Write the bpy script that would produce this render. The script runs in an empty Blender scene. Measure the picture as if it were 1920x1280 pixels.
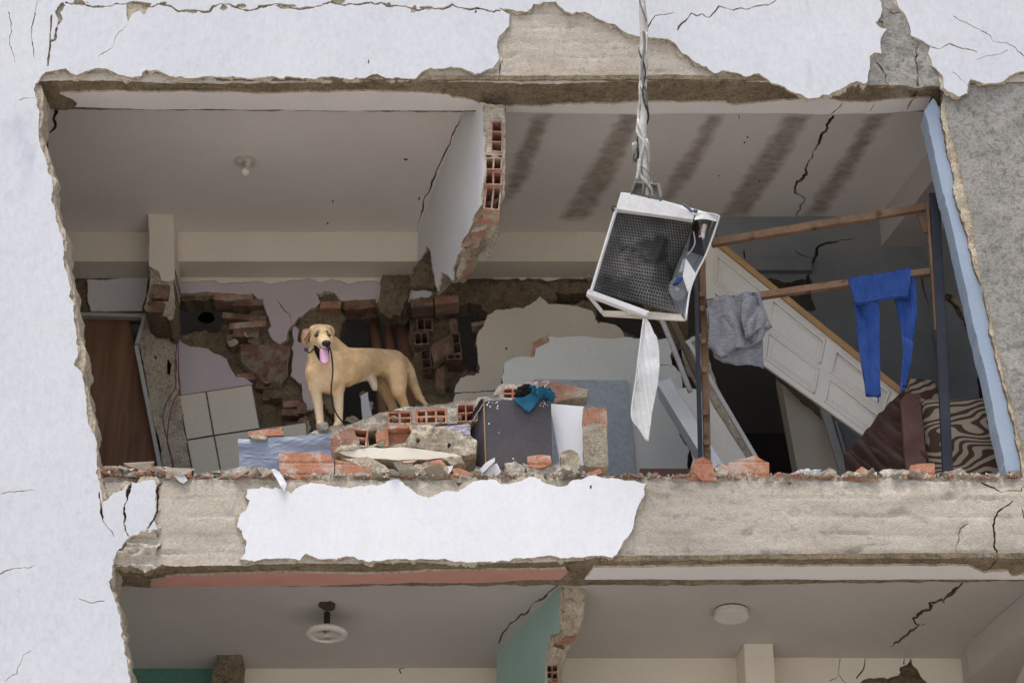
import bpy, bmesh, math, random
import numpy as np
from mathutils import Vector, Matrix, noise
from mathutils.geometry import delaunay_2d_cdt

# ------------------------------------------------------------------ camera, sky, sun, exposure
SC = bpy.context.scene
COL = SC.collection
W, H, FPX = 1920.0, 1280.0, 4670.0
PITCH, DIST, ZC = math.radians(30.0), 13.7, 8.45
CAM = Vector((0.0, -DIST * math.cos(PITCH), ZC - DIST * math.sin(PITCH)))
cam_d = bpy.data.cameras.new('camera')
cam = bpy.data.objects.new('camera', cam_d)
COL.objects.link(cam)
cam.location = CAM
cam.rotation_euler = (math.pi / 2 + PITCH, 0, 0)
cam_d.sensor_width = 36.0
cam_d.lens = FPX / W * 36.0
cam_d.clip_start, cam_d.clip_end = 0.1, 2000.0
cam_d.dof.use_dof = True
cam_d.dof.focus_distance = 13.9
cam_d.dof.aperture_fstop = 3.2
SC.camera = cam

SUN_EL, SUN_AZ = math.radians(75.0), math.radians(-30.0)   # azimuth from the street side (-Y), + to the right
world = bpy.data.worlds.new('World')
SC.world = world
world.use_nodes = True
wn = world.node_tree
wn.nodes.clear()
sky = wn.nodes.new('ShaderNodeTexSky')
sky.sky_type = 'NISHITA'
sky.sun_disc = False
sky.sun_elevation = SUN_EL
sky.sun_rotation = math.pi - SUN_AZ
sky.air_density, sky.dust_density, sky.ozone_density = 1.0, 4.5, 1.0
bgn = wn.nodes.new('ShaderNodeBackground')
bgn.inputs['Strength'].default_value = 0.15
wo = wn.nodes.new('ShaderNodeOutputWorld')
wn.links.new(sky.outputs['Color'], bgn.inputs['Color'])
wn.links.new(bgn.outputs['Background'], wo.inputs['Surface'])
sun_d = bpy.data.lights.new('sun', 'SUN')
sun = bpy.data.objects.new('sun', sun_d)
COL.objects.link(sun)
sun_d.energy = 1.75
sun_d.angle = math.radians(20)
sun_d.color = (1.0, 0.96, 0.9)
sdir = Vector((math.sin(SUN_AZ) * math.cos(SUN_EL), -math.cos(SUN_AZ) * math.cos(SUN_EL), math.sin(SUN_EL)))
sun.rotation_euler = sdir.to_track_quat('Z', 'Y').to_euler()
sun.location = (-6, -12, 24)
SC.view_settings.view_transform = 'Standard'
SC.view_settings.look = 'None'
SC.view_settings.exposure = 0.50
SC.view_settings.gamma = 1.0
SC.view_settings.use_curve_mapping = False
SC.cycles.use_denoising = True
SC.cycles.denoising_prefilter = 'NONE'
SC.cycles.max_bounces = 8
SC.cycles.diffuse_bounces = 6

# ------------------------------------------------------------------ reading the place: where a line of sight meets a wall
CR, CU, CF = Vector((1, 0, 0)), Vector((0, -math.sin(PITCH), math.cos(PITCH))), Vector((0, math.cos(PITCH), math.sin(PITCH)))
def ray(px, py):
    return CF * FPX + CR * (px - W / 2) + CU * (H / 2 - py)
def atp(px, py, P, N):
    d = ray(px, py)
    return CAM + d * ((P - CAM).dot(N) / d.dot(N))
def at(px, py, Y):
    return atp(px, py, Vector((0, Y, 0)), Vector((0, 1, 0)))
def atz(px, py, z):
    return atp(px, py, Vector((0, 0, z)), Vector((0, 0, 1)))

class Plane:
    def __init__(s, O, U, V, N):
        s.O, s.U, s.V, s.N = Vector(O), Vector(U).normalized(), Vector(V).normalized(), Vector(N).normalized()
    def px(s, p):
        q = atp(p[0], p[1], s.O, s.N) - s.O
        return (q.dot(s.U), q.dot(s.V))
    def w(s, u, v, h=0.0):
        return s.O + s.U * u + s.V * v + s.N * h
def FY(Y): return Plane((0, Y, 0), (1, 0, 0), (0, 0, 1), (0, -1, 0))
def CZ(z): return Plane((0, 0, z), (1, 0, 0), (0, 1, 0), (0, 0, -1))
def PV(A, B, back=False):
    """vertical plane through two points, facing left of A->B when seen from above reversed"""
    U = Vector((B.x - A.x, B.y - A.y, 0)).normalized()
    N = Vector((-U.y, U.x, 0))
    if back: N = -N
    return Plane(A, U, (0, 0, 1), N)

# ------------------------------------------------------------------ objects
ROOTS = {}
def tag(o, label=None, cat=None, group=None, kind=None):
    if label: o['label'] = label
    if cat: o['category'] = cat
    if group: o['group'] = group
    if kind: o['kind'] = kind
    return o
def thing(name, loc, label, cat, group=None):
    o = bpy.data.objects.new(name, None)
    o.empty_display_size = 0.1
    COL.objects.link(o)
    o.location = loc
    tag(o, label, cat, group, 'thing')
    ROOTS[o] = Matrix.Translation(Vector(loc))
    return o
def link(name, me, mats=(), parent=None):
    o = bpy.data.objects.new(name, me)
    COL.objects.link(o)
    for m in mats if isinstance(mats, (list, tuple)) else (mats,):
        me.materials.append(m)
    if parent is not None:
        o.parent = parent
        M0 = ROOTS.get(parent)
        if M0 is not None:
            o.matrix_parent_inverse = M0.inverted()
    return o
def mesh_obj(name, verts, faces, mats, parent=None, mi=None, smooth=None):
    me = bpy.data.meshes.new(name)
    me.from_pydata([tuple(v) for v in verts], [], faces)
    if mi is not None:
        me.polygons.foreach_set('material_index', np.array(mi, dtype=np.int32))
    if smooth is True:
        me.polygons.foreach_set('use_smooth', np.ones(len(faces), dtype=bool))
    elif smooth is not None and smooth is not False:
        me.polygons.foreach_set('use_smooth', np.array(smooth, dtype=bool))
    me.update()
    return link(name, me, mats, parent)
def bm_obj(name, bm, mats, parent=None, smooth=False):
    me = bpy.data.meshes.new(name)
    bmesh.ops.recalc_face_normals(bm, faces=bm.faces)
    bm.to_mesh(me)
    bm.free()
    if smooth:
        me.polygons.foreach_set('use_smooth', np.ones(len(me.polygons), dtype=bool))
    return link(name, me, mats, parent)
def box_bm(bm, c, s, rot=None, bevel=0.0, mi=0):
    """box centred on c with full sizes s, turned by rot (Matrix 3x3)"""
    r = bmesh.ops.create_cube(bm, size=1.0)
    vs = r['verts']
    for v in vs:
        p = Vector((v.co.x * s[0], v.co.y * s[1], v.co.z * s[2]))
        if rot is not None: p = rot @ p
        v.co = p + Vector(c)
    fs = set(f for v in vs for f in v.link_faces)
    for f in fs: f.material_index = mi
    if bevel > 0:
        es = list(set(e for v in vs for e in v.link_edges))
        bmesh.ops.bevel(bm, geom=es, offset=bevel, segments=2, affect='EDGES', profile=0.6)
def basis(x, z):
    """rotation matrix whose local x runs along x and local z close to z"""
    x = Vector(x).normalized()
    y = Vector(z).cross(x).normalized()
    z2 = x.cross(y)
    return Matrix((x, y, z2)).transposed()
def bar(name, A, B, wid, dep, mat, parent=None, up=(0, -1, 0), bevel=0.003, rough=0.0, seed=0, extra=None):
    """straight bar from A to B: wid across the line of sight, dep along `up`"""
    A, B = Vector(A), Vector(B)
    bm = bmesh.new()
    L = (B - A).length
    R = basis(B - A, up)
    box_bm(bm, (A + B) / 2, (L, wid, dep), R, bevel)
    if rough:
        n = max(2, int(L / 0.05))
        bmesh.ops.subdivide_edges(bm, edges=[e for e in bm.edges if e.calc_length() > L * 0.5], cuts=n, use_grid_fill=True)
        for v in bm.verts:
            q = noise.noise_vector(v.co * 9 + Vector((seed, 0, 0)))
            v.co += q * rough
    return bm_obj(name, bm, mat, parent)
def tube(name, pts, rad, mat, parent=None, seg=8, res=4, smooth=True):
    """round tube along a smooth line through pts; rad a number or one per point"""
    P = [Vector(p) for p in pts]
    n = len(P)
    rr = [rad] * n if not isinstance(rad, (list, tuple)) else list(rad)
    Q, RR = [], []
    for i in range(n - 1):
        p0, p1, p2, p3 = P[max(i - 1, 0)], P[i], P[i + 1], P[min(i + 2, n - 1)]
        for k in range(res):
            t = k / res
            Q.append(0.5 * ((2 * p1) + (p2 - p0) * t + (2 * p0 - 5 * p1 + 4 * p2 - p3) * t * t + (3 * p1 - p0 - 3 * p2 + p3) * t ** 3))
            RR.append(rr[i] * (1 - t) + rr[i + 1] * t)
    Q.append(P[-1]); RR.append(rr[-1])
    V, F = [], []
    up = Vector((0.13, -0.9, 0.37)).normalized()
    for i, q in enumerate(Q):
        d = (Q[min(i + 1, len(Q) - 1)] - Q[max(i - 1, 0)]).normalized()
        a = d.cross(up)
        if a.length < 1e-4: a = d.cross(Vector((1, 0, 0)))
        a.normalize()
        b = d.cross(a)
        up = a.cross(d)
        for k in range(seg):
            t = 2 * math.pi * k / seg
            V.append(q + (a * math.cos(t) + b * math.sin(t)) * RR[i])
    for i in range(len(Q) - 1):
        for k in range(seg):
            F.append((i * seg + k, i * seg + (k + 1) % seg, (i + 1) * seg + (k + 1) % seg, (i + 1) * seg + k))
    F.append(tuple(range(seg - 1, -1, -1)))
    F.append(tuple((len(Q) - 1) * seg + k for k in range(seg)))
    return mesh_obj(name, V, F, mat, parent, smooth=smooth)

# ------------------------------------------------------------------ broken sheets
def ragged(pts, amp, res, seed, closed=True):
    """break the straight runs of an outline (px) into a splintered line"""
    rnd = random.Random(seed)
    out = []
    n = len(pts)
    def rec(a, b, am, depth):
        d = math.hypot(b[0] - a[0], b[1] - a[1])
        if d < res or depth > 9:
            return [b]
        off = rnd.gauss(0, 1) * am * min(1.0, d / 22.0) ** 0.8
        t = 0.5 + rnd.uniform(-0.16, 0.16)
        m = (a[0] + (b[0] - a[0]) * t - (b[1] - a[1]) / d * off, a[1] + (b[1] - a[1]) * t + (b[0] - a[0]) / d * off)
        return rec(a, m, am * 0.72, depth + 1) + rec(m, b, am * 0.72, depth + 1)
    last = n if closed else n - 1
    if not closed: out.append(pts[0])
    for i in range(last):
        out += rec(pts[i], pts[(i + 1) % n], amp, 0)
    return out
def crack(pts, w0, w1=None, amp=2.2, res=5.0, seed=1, taper=True):
    """thin split along a line (px): returns the outline of the gap"""
    w1 = w0 if w1 is None else w1
    c = ragged(pts, amp, res, seed, closed=False)
    rnd = random.Random(seed + 77)
    n = len(c)
    L, R = [], []
    for i, p in enumerate(c):
        a, b = c[max(i - 1, 0)], c[min(i + 1, n - 1)]
        dx, dy = b[0] - a[0], b[1] - a[1]
        d = math.hypot(dx, dy) or 1.0
        t = i / max(1, n - 1)
        w = (w0 + (w1 - w0) * t) * (rnd.uniform(0.6, 1.2) + 1.1 * noise.noise(Vector((t * n * .12, seed * 1.3, 0)))) * 0.5
        w = max(w, .22)
        if taper: w *= min(1.0, 0.15 + 5 * min(t, 1 - t)) if w0 == w1 else 1.0
        L.append((p[0] - dy / d * w, p[1] + dx / d * w))
        R.append((p[0] + dy / d * w, p[1] - dx / d * w))
    return L + R[::-1]
def in_poly(P, poly):
    x, y = P[:, 0], P[:, 1]
    r = np.zeros(len(P), dtype=bool)
    A = np.asarray(poly, dtype=float)
    B = np.roll(A, -1, axis=0)
    lo, hi = A.min(axis=0), A.max(axis=0)
    idx = np.where((x >= lo[0]) & (x <= hi[0]) & (y >= lo[1]) & (y <= hi[1]))[0]
    if len(idx) == 0: return r
    xs, ys = x[idx], y[idx]
    c = np.zeros(len(idx), dtype=bool)
    for (ax, ay), (bx, by) in zip(A, B):
        if ay == by: continue
        m = ((ay > ys) != (by > ys)) & (xs < (bx - ax) * (ys - ay) / (by - ay) + ax)
        c ^= m
    r[idx] = c
    return r
def slab(name, plane, outer, thick, mats, parent=None, holes=(), grid=None, disp=None, rag=None, flare=0.0, flare_seed=0, uv=False, back=False):
    """sheet of any broken outline (px of the photograph's view onto `plane`, or plane coordinates when uv): front, edges, back open"""
    if rag: outer = ragged(outer, *rag)
    cv = (lambda p: (p[0], p[1])) if uv else plane.px
    loops = [[cv(p) for p in outer]] + [[cv(p) for p in h] for h in holes]
    P, E = [], []
    for lp in loops:
        b = len(P)
        P += [Vector(p) for p in lp]
        E += [(b + i, b + (i + 1) % len(lp)) for i in range(len(lp))]
    if grid:
        a = np.array(loops[0])
        lo, hi = a.min(axis=0), a.max(axis=0)
        gx = np.arange(lo[0] + grid * 0.5, hi[0], grid)
        gy = np.arange(lo[1] + grid * 0.5, hi[1], grid)
        G = np.stack(np.meshgrid(gx, gy), -1).reshape(-1, 2)
        rs = np.random.RandomState(3)
        G = G + rs.uniform(-0.22, 0.22, G.shape) * grid
        k = in_poly(G, loops[0])
        G = G[k]
        P += [Vector(p) for p in G]
    V, ed, F, _, _, _ = delaunay_2d_cdt(P, E, [], 0, 1e-5)
    V2 = np.array([(v.x, v.y) for v in V])
    T = np.array([f for f in F])
    C = V2[T].mean(axis=1)
    keep = in_poly(C, loops[0])
    for h in loops[1:]:
        keep &= ~in_poly(C, h)
    T = T[keep]
    used = np.unique(T)
    remap = -np.ones(len(V2), dtype=int)
    remap[used] = np.arange(len(used))
    V2, T = V2[used], remap[T]
    # counter-clockwise in (u,v); the front must face +N
    flip = plane.U.cross(plane.V).dot(plane.N) < 0
    verts = [plane.w(u, v, disp(u, v) if disp else 0.0) for u, v in V2]
    faces, mi, sm = [], [], []
    ecount = {}
    for a, b, c in T:
        u0, u1, u2 = V2[a], V2[b], V2[c]
        s = (u1[0] - u0[0]) * (u2[1] - u0[1]) - (u1[1] - u0[1]) * (u2[0] - u0[0])
        t = (a, b, c) if (s > 0) != flip else (a, c, b)
        faces.append(tuple(int(q) for q in t)); mi.append(0); sm.append(bool(grid))
        for e in ((t[0], t[1]), (t[1], t[2]), (t[2], t[0])):
            ecount[e] = ecount.get(e, 0) + 1
    bound = [e for e in ecount if (e[1], e[0]) not in ecount]
    if thick > 0:
        nrm = {}
        for a, b in bound:
            d = V2[b] - V2[a]
            n = np.array((d[1], -d[0])) * (-1 if flip else 1)
            L = np.hypot(*n) or 1.0
            nrm[a] = nrm.get(a, 0) + n / L
            nrm[b] = nrm.get(b, 0) + n / L
        fi, bi = {}, {}
        rnd = random.Random(flare_seed + 5)
        for a in nrm:
            fi[a] = len(verts); verts.append(verts[a].copy())
            n = nrm[a]; L = np.hypot(*n) or 1.0
            n = n / L
            g = 0.0
            if flare:
                g = flare * max(0.0, 0.45 + 1.3 * noise.noise(Vector((V2[a][0] * 14, V2[a][1] * 14, flare_seed))) + rnd.uniform(-.25, .25))
            bi[a] = len(verts); verts.append(plane.w(V2[a][0] + n[0] * g, V2[a][1] + n[1] * g, -thick))
        if back:
            bb = {}
            for t in [f for f in faces]:
                q = []
                for a in t[::-1]:
                    if a in bi: q.append(bi[a])
                    else:
                        if a not in bb:
                            bb[a] = len(verts); verts.append(plane.w(V2[a][0], V2[a][1], -thick - (disp(V2[a][0] + 5, V2[a][1]) if disp else 0)))
                        q.append(bb[a])
                faces.append(tuple(q)); mi.append(min(1, len(mats) - 1) if isinstance(mats, (list, tuple)) else 0); sm.append(bool(grid))
        for a, b in bound:
            faces.append((fi[b], fi[a], bi[a], bi[b])); mi.append(min(1, len(mats) - 1) if isinstance(mats, (list, tuple)) else 0); sm.append(False)
    return mesh_obj(name, verts, faces, mats, parent, mi, sm)
def solid_box(name, lo, hi, mat, parent=None):
    bm = bmesh.new()
    lo, hi = Vector(lo), Vector(hi)
    box_bm(bm, (lo + hi) / 2, hi - lo)
    return bm_obj(name, bm, mat, parent)
def quad_prism(name, pts, depth, mat, parent=None):
    """flat polygon of world points pushed back by the vector depth"""
    n = len(pts)
    V = [Vector(p) for p in pts] + [Vector(p) + Vector(depth) for p in pts]
    F = [tuple(range(n)), tuple(range(2 * n - 1, n - 1, -1))] + [(i, (i + 1) % n, n + (i + 1) % n, n + i) for i in range(n)]
    bm = bmesh.new()
    vs = [bm.verts.new(v) for v in V]
    for f in F: bm.faces.new([vs[i] for i in f])
    return bm_obj(name, bm, mat, parent)
def fbm(x, y, z, o=4, s=1.0):
    return noise.fractal(Vector((x * s, y * s, z)), 1.0, 2.0, o)

def hollow_block(name, c, back, mats, parent=None, nx=3, ny=2, web=0.09, ends=None):
    """hollow clay brick seen end-on: c four corners (bl, br, tr, tl) of its holed end, `back` the vector to its other end"""
    c = [Vector(q) for q in c]
    back = Vector(back)
    def P(s, t, d=0.0): return (c[0] * (1 - s) + c[1] * s) * (1 - t) + (c[3] * (1 - s) + c[2] * s) * t + back * d
    def edges(n, w):
        h = (1 - (n + 1) * w) / n
        e = [0.0]
        for i in range(n): e += [w * (i + 1) + h * i, (w + h) * (i + 1)]
        return e + [1.0]
    ex = edges(nx, web); ey = edges(ny, web * (c[1] - c[0]).length / max(1e-6, (c[3] - c[0]).length))
    V, F = [], []
    def q(*pts):
        b = len(V); V.extend(pts); F.append(tuple(range(b, b + 4)))
    for i in range(len(ex) - 1):
        for j in range(len(ey) - 1):
            a0, a1, b0, b1 = ex[i], ex[i + 1], ey[j], ey[j + 1]
            if i % 2 == 1 and j % 2 == 1:
                q(P(a0, b0), P(a1, b0), P(a1, b0, .96), P(a0, b0, .96)); q(P(a1, b0), P(a1, b1), P(a1, b1, .96), P(a1, b0, .96))
                q(P(a1, b1), P(a0, b1), P(a0, b1, .96), P(a1, b1, .96)); q(P(a0, b1), P(a0, b0), P(a0, b0, .96), P(a0, b1, .96))
                q(P(a0, b0, .96), P(a1, b0, .96), P(a1, b1, .96), P(a0, b1, .96))
            else:
                q(P(a0, b0), P(a1, b0), P(a1, b1), P(a0, b1))
    q(P(0, 0), P(0, 0, 1), P(1, 0, 1), P(1, 0)); q(P(1, 0), P(1, 0, 1), P(1, 1, 1), P(1, 1))
    q(P(1, 1), P(1, 1, 1), P(0, 1, 1), P(0, 1)); q(P(0, 1), P(0, 1, 1), P(0, 0, 1), P(0, 0)); q(P(0, 0, 1), P(0, 1, 1), P(1, 1, 1), P(1, 0, 1))
    V = [v + noise.noise_vector(v * 38) * .0035 for v in V]
    return mesh_obj(name, V, F, mats, parent)
def patch(name, c, nu, nv, mat, parent=None, disp=None, thick=0.0, smooth=True, edge_mat=False):
    """sheet between four corners (bl, br, tr, tl), pushed along its normal by disp(s, t); closed to a leaf when thick"""
    c = [Vector(q) for q in c]
    n = (c[1] - c[0]).cross(c[3] - c[0]).normalized()
    if n.y > 0: n = -n
    V, F = [], []
    for j in range(nv + 1):
        for i in range(nu + 1):
            s, t = i / nu, j / nv
            p = (c[0] * (1 - s) + c[1] * s) * (1 - t) + (c[3] * (1 - s) + c[2] * s) * t
            d = disp(s, t) if disp else 0.0
            V.append(p + (n * d if not isinstance(d, Vector) else d))
    for j in range(nv):
        for i in range(nu):
            a = j * (nu + 1) + i
            F.append((a, a + 1, a + nu + 2, a + nu + 1))
    sm = [smooth] * len(F)
    mi = [0] * len(F)
    if thick:
        b = len(V)
        V += [v - n * thick for v in V]
        F += [tuple(b + q for q in f[::-1]) for f in F]
        mi += [0] * (len(F) - len(mi)); sm += [smooth] * (len(F) - len(sm))
        ring = [i for i in range(nu + 1)] + [j * (nu + 1) + nu for j in range(1, nv + 1)] + [nv * (nu + 1) + i for i in range(nu - 1, -1, -1)] + [j * (nu + 1) for j in range(nv - 1, 0, -1)]
        r0, r1 = len(V), len(V) + len(ring)
        V += [V[i].copy() for i in ring] + [V[b + i].copy() for i in ring]
        for k in range(len(ring)):
            k2 = (k + 1) % len(ring)
            F.append((r0 + k2, r0 + k, r1 + k, r1 + k2)); mi.append(1 if edge_mat else 0); sm.append(False)
    return mesh_obj(name, V, F, mat, parent, mi, sm)

# ------------------------------------------------------------------ materials
def M(name, c1, c2, scale=2.0, rough=0.85, bump=0.25, bscale=45.0, stretch=(1, 1, 1), c3=None, t3=0.6, s3=1.2, fine=0.25, spec=0.25, bdist=0.01, dirt=None, metal=0.0, speck=None):
    m = bpy.data.materials.new(name)
    m.use_nodes = True
    nt = m.node_tree
    N, L = nt.nodes, nt.links
    b = N['Principled BSDF']
    b.inputs['Roughness'].default_value = rough
    b.inputs['Specular IOR Level'].default_value = spec
    b.inputs['Metallic'].default_value = metal
    tc = N.new('ShaderNodeTexCoord')
    mp = N.new('ShaderNodeMapping')
    mp.inputs['Scale'].default_value = stretch
    L.new(tc.outputs['Object'], mp.inputs['Vector'])
    def nz(s, det=6.0, vec=None, ro=0.6):
        n = N.new('ShaderNodeTexNoise')
        n.inputs['Scale'].default_value = s
        n.inputs['Detail'].default_value = det
        n.inputs['Roughness'].default_value = ro
        L.new(vec or mp.outputs['Vector'], n.inputs['Vector'])
        return n.outputs['Fac']
    def ramp(f, a, ca, z, cz):
        r = N.new('ShaderNodeValToRGB')
        r.color_ramp.elements[0].position = a
        r.color_ramp.elements[0].color = (*ca, 1)
        r.color_ramp.elements[1].position = z
        r.color_ramp.elements[1].color = (*cz, 1)
        L.new(f, r.inputs['Fac'])
        return r.outputs['Color']
    def mix(f, a, c, kind='MIX'):
        x = N.new('ShaderNodeMix')
        x.data_type = 'RGBA'
        x.blend_type = kind
        if isinstance(f, float): x.inputs[0].default_value = f
        else: L.new(f, x.inputs[0])
        for i, q in ((6, a), (7, c)):
            if isinstance(q, tuple): x.inputs[i].default_value = (*q, 1)
            else: L.new(q, x.inputs[i])
        return x.outputs[2]
    col = ramp(nz(scale), 0.34, c1, 0.66, c2)
    if c3 is not None:
        f3 = ramp(nz(s3, 7.0), t3, (0, 0, 0), t3 + 0.09, (1, 1, 1))
        col = mix(f3, col, c3)
    if dirt:      # (colour, threshold, softness, scale, stretch): streaks, smudges, dust
        m2 = N.new('ShaderNodeMapping'); m2.inputs['Scale'].default_value = dirt[4]
        L.new(tc.outputs['Object'], m2.inputs['Vector'])
        fd_ = ramp(nz(dirt[3], 9.0, m2.outputs['Vector'], .7), dirt[1], (0, 0, 0), dirt[1] + dirt[2], (1, 1, 1))
        col = mix(fd_, col, dirt[0])
    if fine:
        g = ramp(nz(scale * 13 + 20, 4.0), 0.3, (1 - fine,) * 3, 0.7, (1.0,) * 3)
        col = mix(1.0, col, g, 'MULTIPLY')
    if speck:     # (darkness, scale): pits and grains
        g = ramp(nz(speck[1], 3.0, tc.outputs['Object'], .75), .30, (1 - speck[0],) * 3, .52, (1.0,) * 3)
        col = mix(1.0, col, g, 'MULTIPLY')
        g = ramp(nz(speck[1] * .37, 5.0, tc.outputs['Object'], .7), .36, (1 - speck[0] * .8,) * 3, .5, (1.0,) * 3)
        col = mix(1.0, col, g, 'MULTIPLY')
    L.new(col, b.inputs['Base Color'])
    if bump:
        bp = N.new('ShaderNodeBump')
        bp.inputs['Strength'].default_value = bump
        bp.inputs['Distance'].default_value = bdist
        L.new(nz(bscale, 8.0, ro=0.65), bp.inputs['Height'])
        L.new(bp.outputs['Normal'], b.inputs['Normal'])
    m['nodes_col'] = 1
    return m
MT = {}
MT['plaster'] = M('white_plaster', (.605, .62, .65), (.655, .67, .69), 1.3, .8, .2, 45, (1, 1, .45), c3=(.505, .535, .595), t3=.60, s3=1.7, fine=.08, dirt=((.47, .475, .49), .60, .22, 2.2, (3.2, 1, .35)), speck=(0.07, 60))
MT['plaster_clean'] = M('clean_white_plaster', (.74, .75, .765), (.79, .795, .80), 2, .75, .25, 45, (1, 1, .3), fine=.05, dirt=((.70, .70, .72), .62, .25, 3, (3.5, 1, .3)), speck=(0.05, 60))
MT['mortar'] = M('tan_mortar', (.62, .525, .385), (.78, .685, .535), 7, .95, .9, 60, fine=.3, bdist=.02, speck=(.42, 70))
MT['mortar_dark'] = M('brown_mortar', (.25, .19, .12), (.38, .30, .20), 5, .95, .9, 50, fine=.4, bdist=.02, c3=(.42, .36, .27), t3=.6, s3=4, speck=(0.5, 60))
MT['concrete'] = M('board_marked_concrete', (.54, .47, .375), (.71, .64, .53), 2.6, .9, .7, 60, (1, 1, 3.2), c3=(.42, .39, .34), t3=.60, s3=6, fine=.3, bdist=.015, speck=(.20, 60))
MT['concrete_grey'] = M('grey_concrete', (.29, .28, .245), (.42, .40, .36), 5.0, .92, .6, 60, c3=(.30, .25, .19), t3=.6, s3=3.5, fine=.28, bdist=.012, speck=(0.45, 55))
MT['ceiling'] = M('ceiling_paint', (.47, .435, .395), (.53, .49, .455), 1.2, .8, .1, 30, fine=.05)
MT['soffit_paint'] = M('soffit_paint', (.64, .60, .58), (.70, .66, .64), 1.5, .8, .1, 30, fine=.05)
MT['salmon'] = M('salmon_paint', (.45, .225, .18), (.51, .27, .22), 3, .8, .1, 30, fine=.08)
MT['cream'] = M('cream_paint', (.72, .665, .555), (.78, .725, .615), 1.6, .8, .12, 30, fine=.06)
MT['white_paint'] = M('interior_white_paint', (.68, .68, .68), (.74, .74, .74), 1.6, .75, .1, 30, fine=.05)
MT['lilac'] = M('lilac_paint', (.54, .47, .495), (.60, .53, .55), 1.8, .8, .12, 30, fine=.06)
MT['teal'] = M('teal_paint', (.32, .49, .44), (.38, .55, .50), 2, .75, .1, 30, fine=.07)
MT['blue_paint'] = M('pale_blue_paint', (.30, .37, .465), (.35, .42, .515), 2.4, .75, .15, 35, fine=.08)
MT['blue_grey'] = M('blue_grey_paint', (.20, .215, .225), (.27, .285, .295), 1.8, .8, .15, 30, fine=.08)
MT['grey_wall'] = M('pale_grey_paint', (.60, .605, .555), (.67, .67, .615), 1.6, .8, .12, 30, fine=.06)
MT['brick'] = M('terracotta', (.50, .215, .125), (.62, .31, .195), 9, .9, .5, 90, fine=.22, c3=(.62, .47, .38), t3=.52, s3=9, dirt=((.56, .46, .37), .60, .25, 16, (1, 1, 1)), speck=(0.25, 80))
MT['brick_dusty'] = M('dusty_terracotta', (.44, .22, .15), (.56, .36, .27), 6, .92, .6, 90, fine=.25, c3=(.55, .46, .36), t3=.52, s3=6, speck=(0.3, 70))
MT['brick_shaded'] = M('shaded_dusty_brick', (.22, .115, .08), (.33, .20, .145), 8, .95, .7, 80, fine=.3, c3=(.33, .27, .21), t3=.5, s3=9, speck=(0.4, 60))  # dusty brick, its colour darkened for the shade inside the walls
MT['dark_room'] = M('unlit_room_paint', (.16, .15, .15), (.22, .21, .2), 1.6, .9, .1, 30)  # dark base colour stands in for the lack of light in the rear rooms
MT['ground'] = M('street_concrete', (.50, .475, .43), (.58, .55, .505), .4, .9, .2, 20, fine=.15)

def stain_mat():
    """ceiling paint with stripped bands: the vertex attribute holds where the paint is gone"""
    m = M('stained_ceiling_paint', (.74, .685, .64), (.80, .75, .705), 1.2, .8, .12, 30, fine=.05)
    N, L = m.node_tree.nodes, m.node_tree.links
    b = N['Principled BSDF']
    src = b.inputs['Base Color'].links[0].from_socket
    at_ = N.new('ShaderNodeVertexColor'); at_.layer_name = 'stripped'
    tc = N.new('ShaderNodeTexCoord')
    mp = N.new('ShaderNodeMapping'); mp.inputs['Scale'].default_value = (5, 8, 1)
    L.new(tc.outputs['Object'], mp.inputs['Vector'])
    n = N.new('ShaderNodeTexNoise'); n.inputs['Scale'].default_value = 2.0; n.inputs['Detail'].default_value = 9
    L.new(mp.outputs['Vector'], n.inputs['Vector'])
    ad = N.new('ShaderNodeMath'); ad.operation = 'MULTIPLY_ADD'
    L.new(n.outputs['Fac'], ad.inputs[0]); ad.inputs[1].default_value = .6
    L.new(at_.outputs['Color'], ad.inputs[2])
    r = N.new('ShaderNodeValToRGB')
    r.color_ramp.elements[0].position, r.color_ramp.elements[0].color = .44, (0, 0, 0, 1)
    r.color_ramp.elements[1].position, r.color_ramp.elements[1].color = .84, (1, 1, 1, 1)
    L.new(ad.outputs[0], r.inputs['Fac'])
    n2 = N.new('ShaderNodeTexNoise'); n2.inputs['Scale'].default_value = 3.0; n2.inputs['Detail'].default_value = 9
    L.new(mp.outputs['Vector'], n2.inputs['Vector'])
    r2 = N.new('ShaderNodeValToRGB')
    r2.color_ramp.elements[0].position, r2.color_ramp.elements[0].color = .3, (.34, .285, .24, 1)
    r2.color_ramp.elements[1].position, r2.color_ramp.elements[1].color = .75, (.50, .445, .40, 1)
    L.new(n2.outputs['Fac'], r2.inputs['Fac'])
    mx = N.new('ShaderNodeMix'); mx.data_type = 'RGBA'
    L.new(r.outputs['Color'], mx.inputs[0]); L.new(src, mx.inputs[6]); L.new(r2.outputs['Color'], mx.inputs[7])
    L.new(mx.outputs[2], b.inputs['Base Color'])
    return m
MT['stained'] = stain_mat()
def grow(pts, lo, hi, seed, freq=.045, closed=True):
    """push an outline (px) outwards by an uneven amount: the undercoat that shows past the broken plaster"""
    out = []
    n = len(pts)
    ar = sum(pts[i][0] * pts[(i + 1) % n][1] - pts[(i + 1) % n][0] * pts[i][1] for i in range(n))
    sg = 1 if ar > 0 else -1
    for i, p in enumerate(pts):
        a_, b_ = pts[i - 1], pts[(i + 1) % n]
        dx, dy = b_[0] - a_[0], b_[1] - a_[1]
        d = math.hypot(dx, dy) or 1
        k = noise.fractal(Vector((p[0] * freq, p[1] * freq, seed)), 1, 2, 3)
        g = lo + (hi - lo) * max(0.0, min(1.0, .25 + 1.1 * k))
        out.append((p[0] + dy / d * sg * g, p[1] - dx / d * sg * g))
    return out
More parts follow.
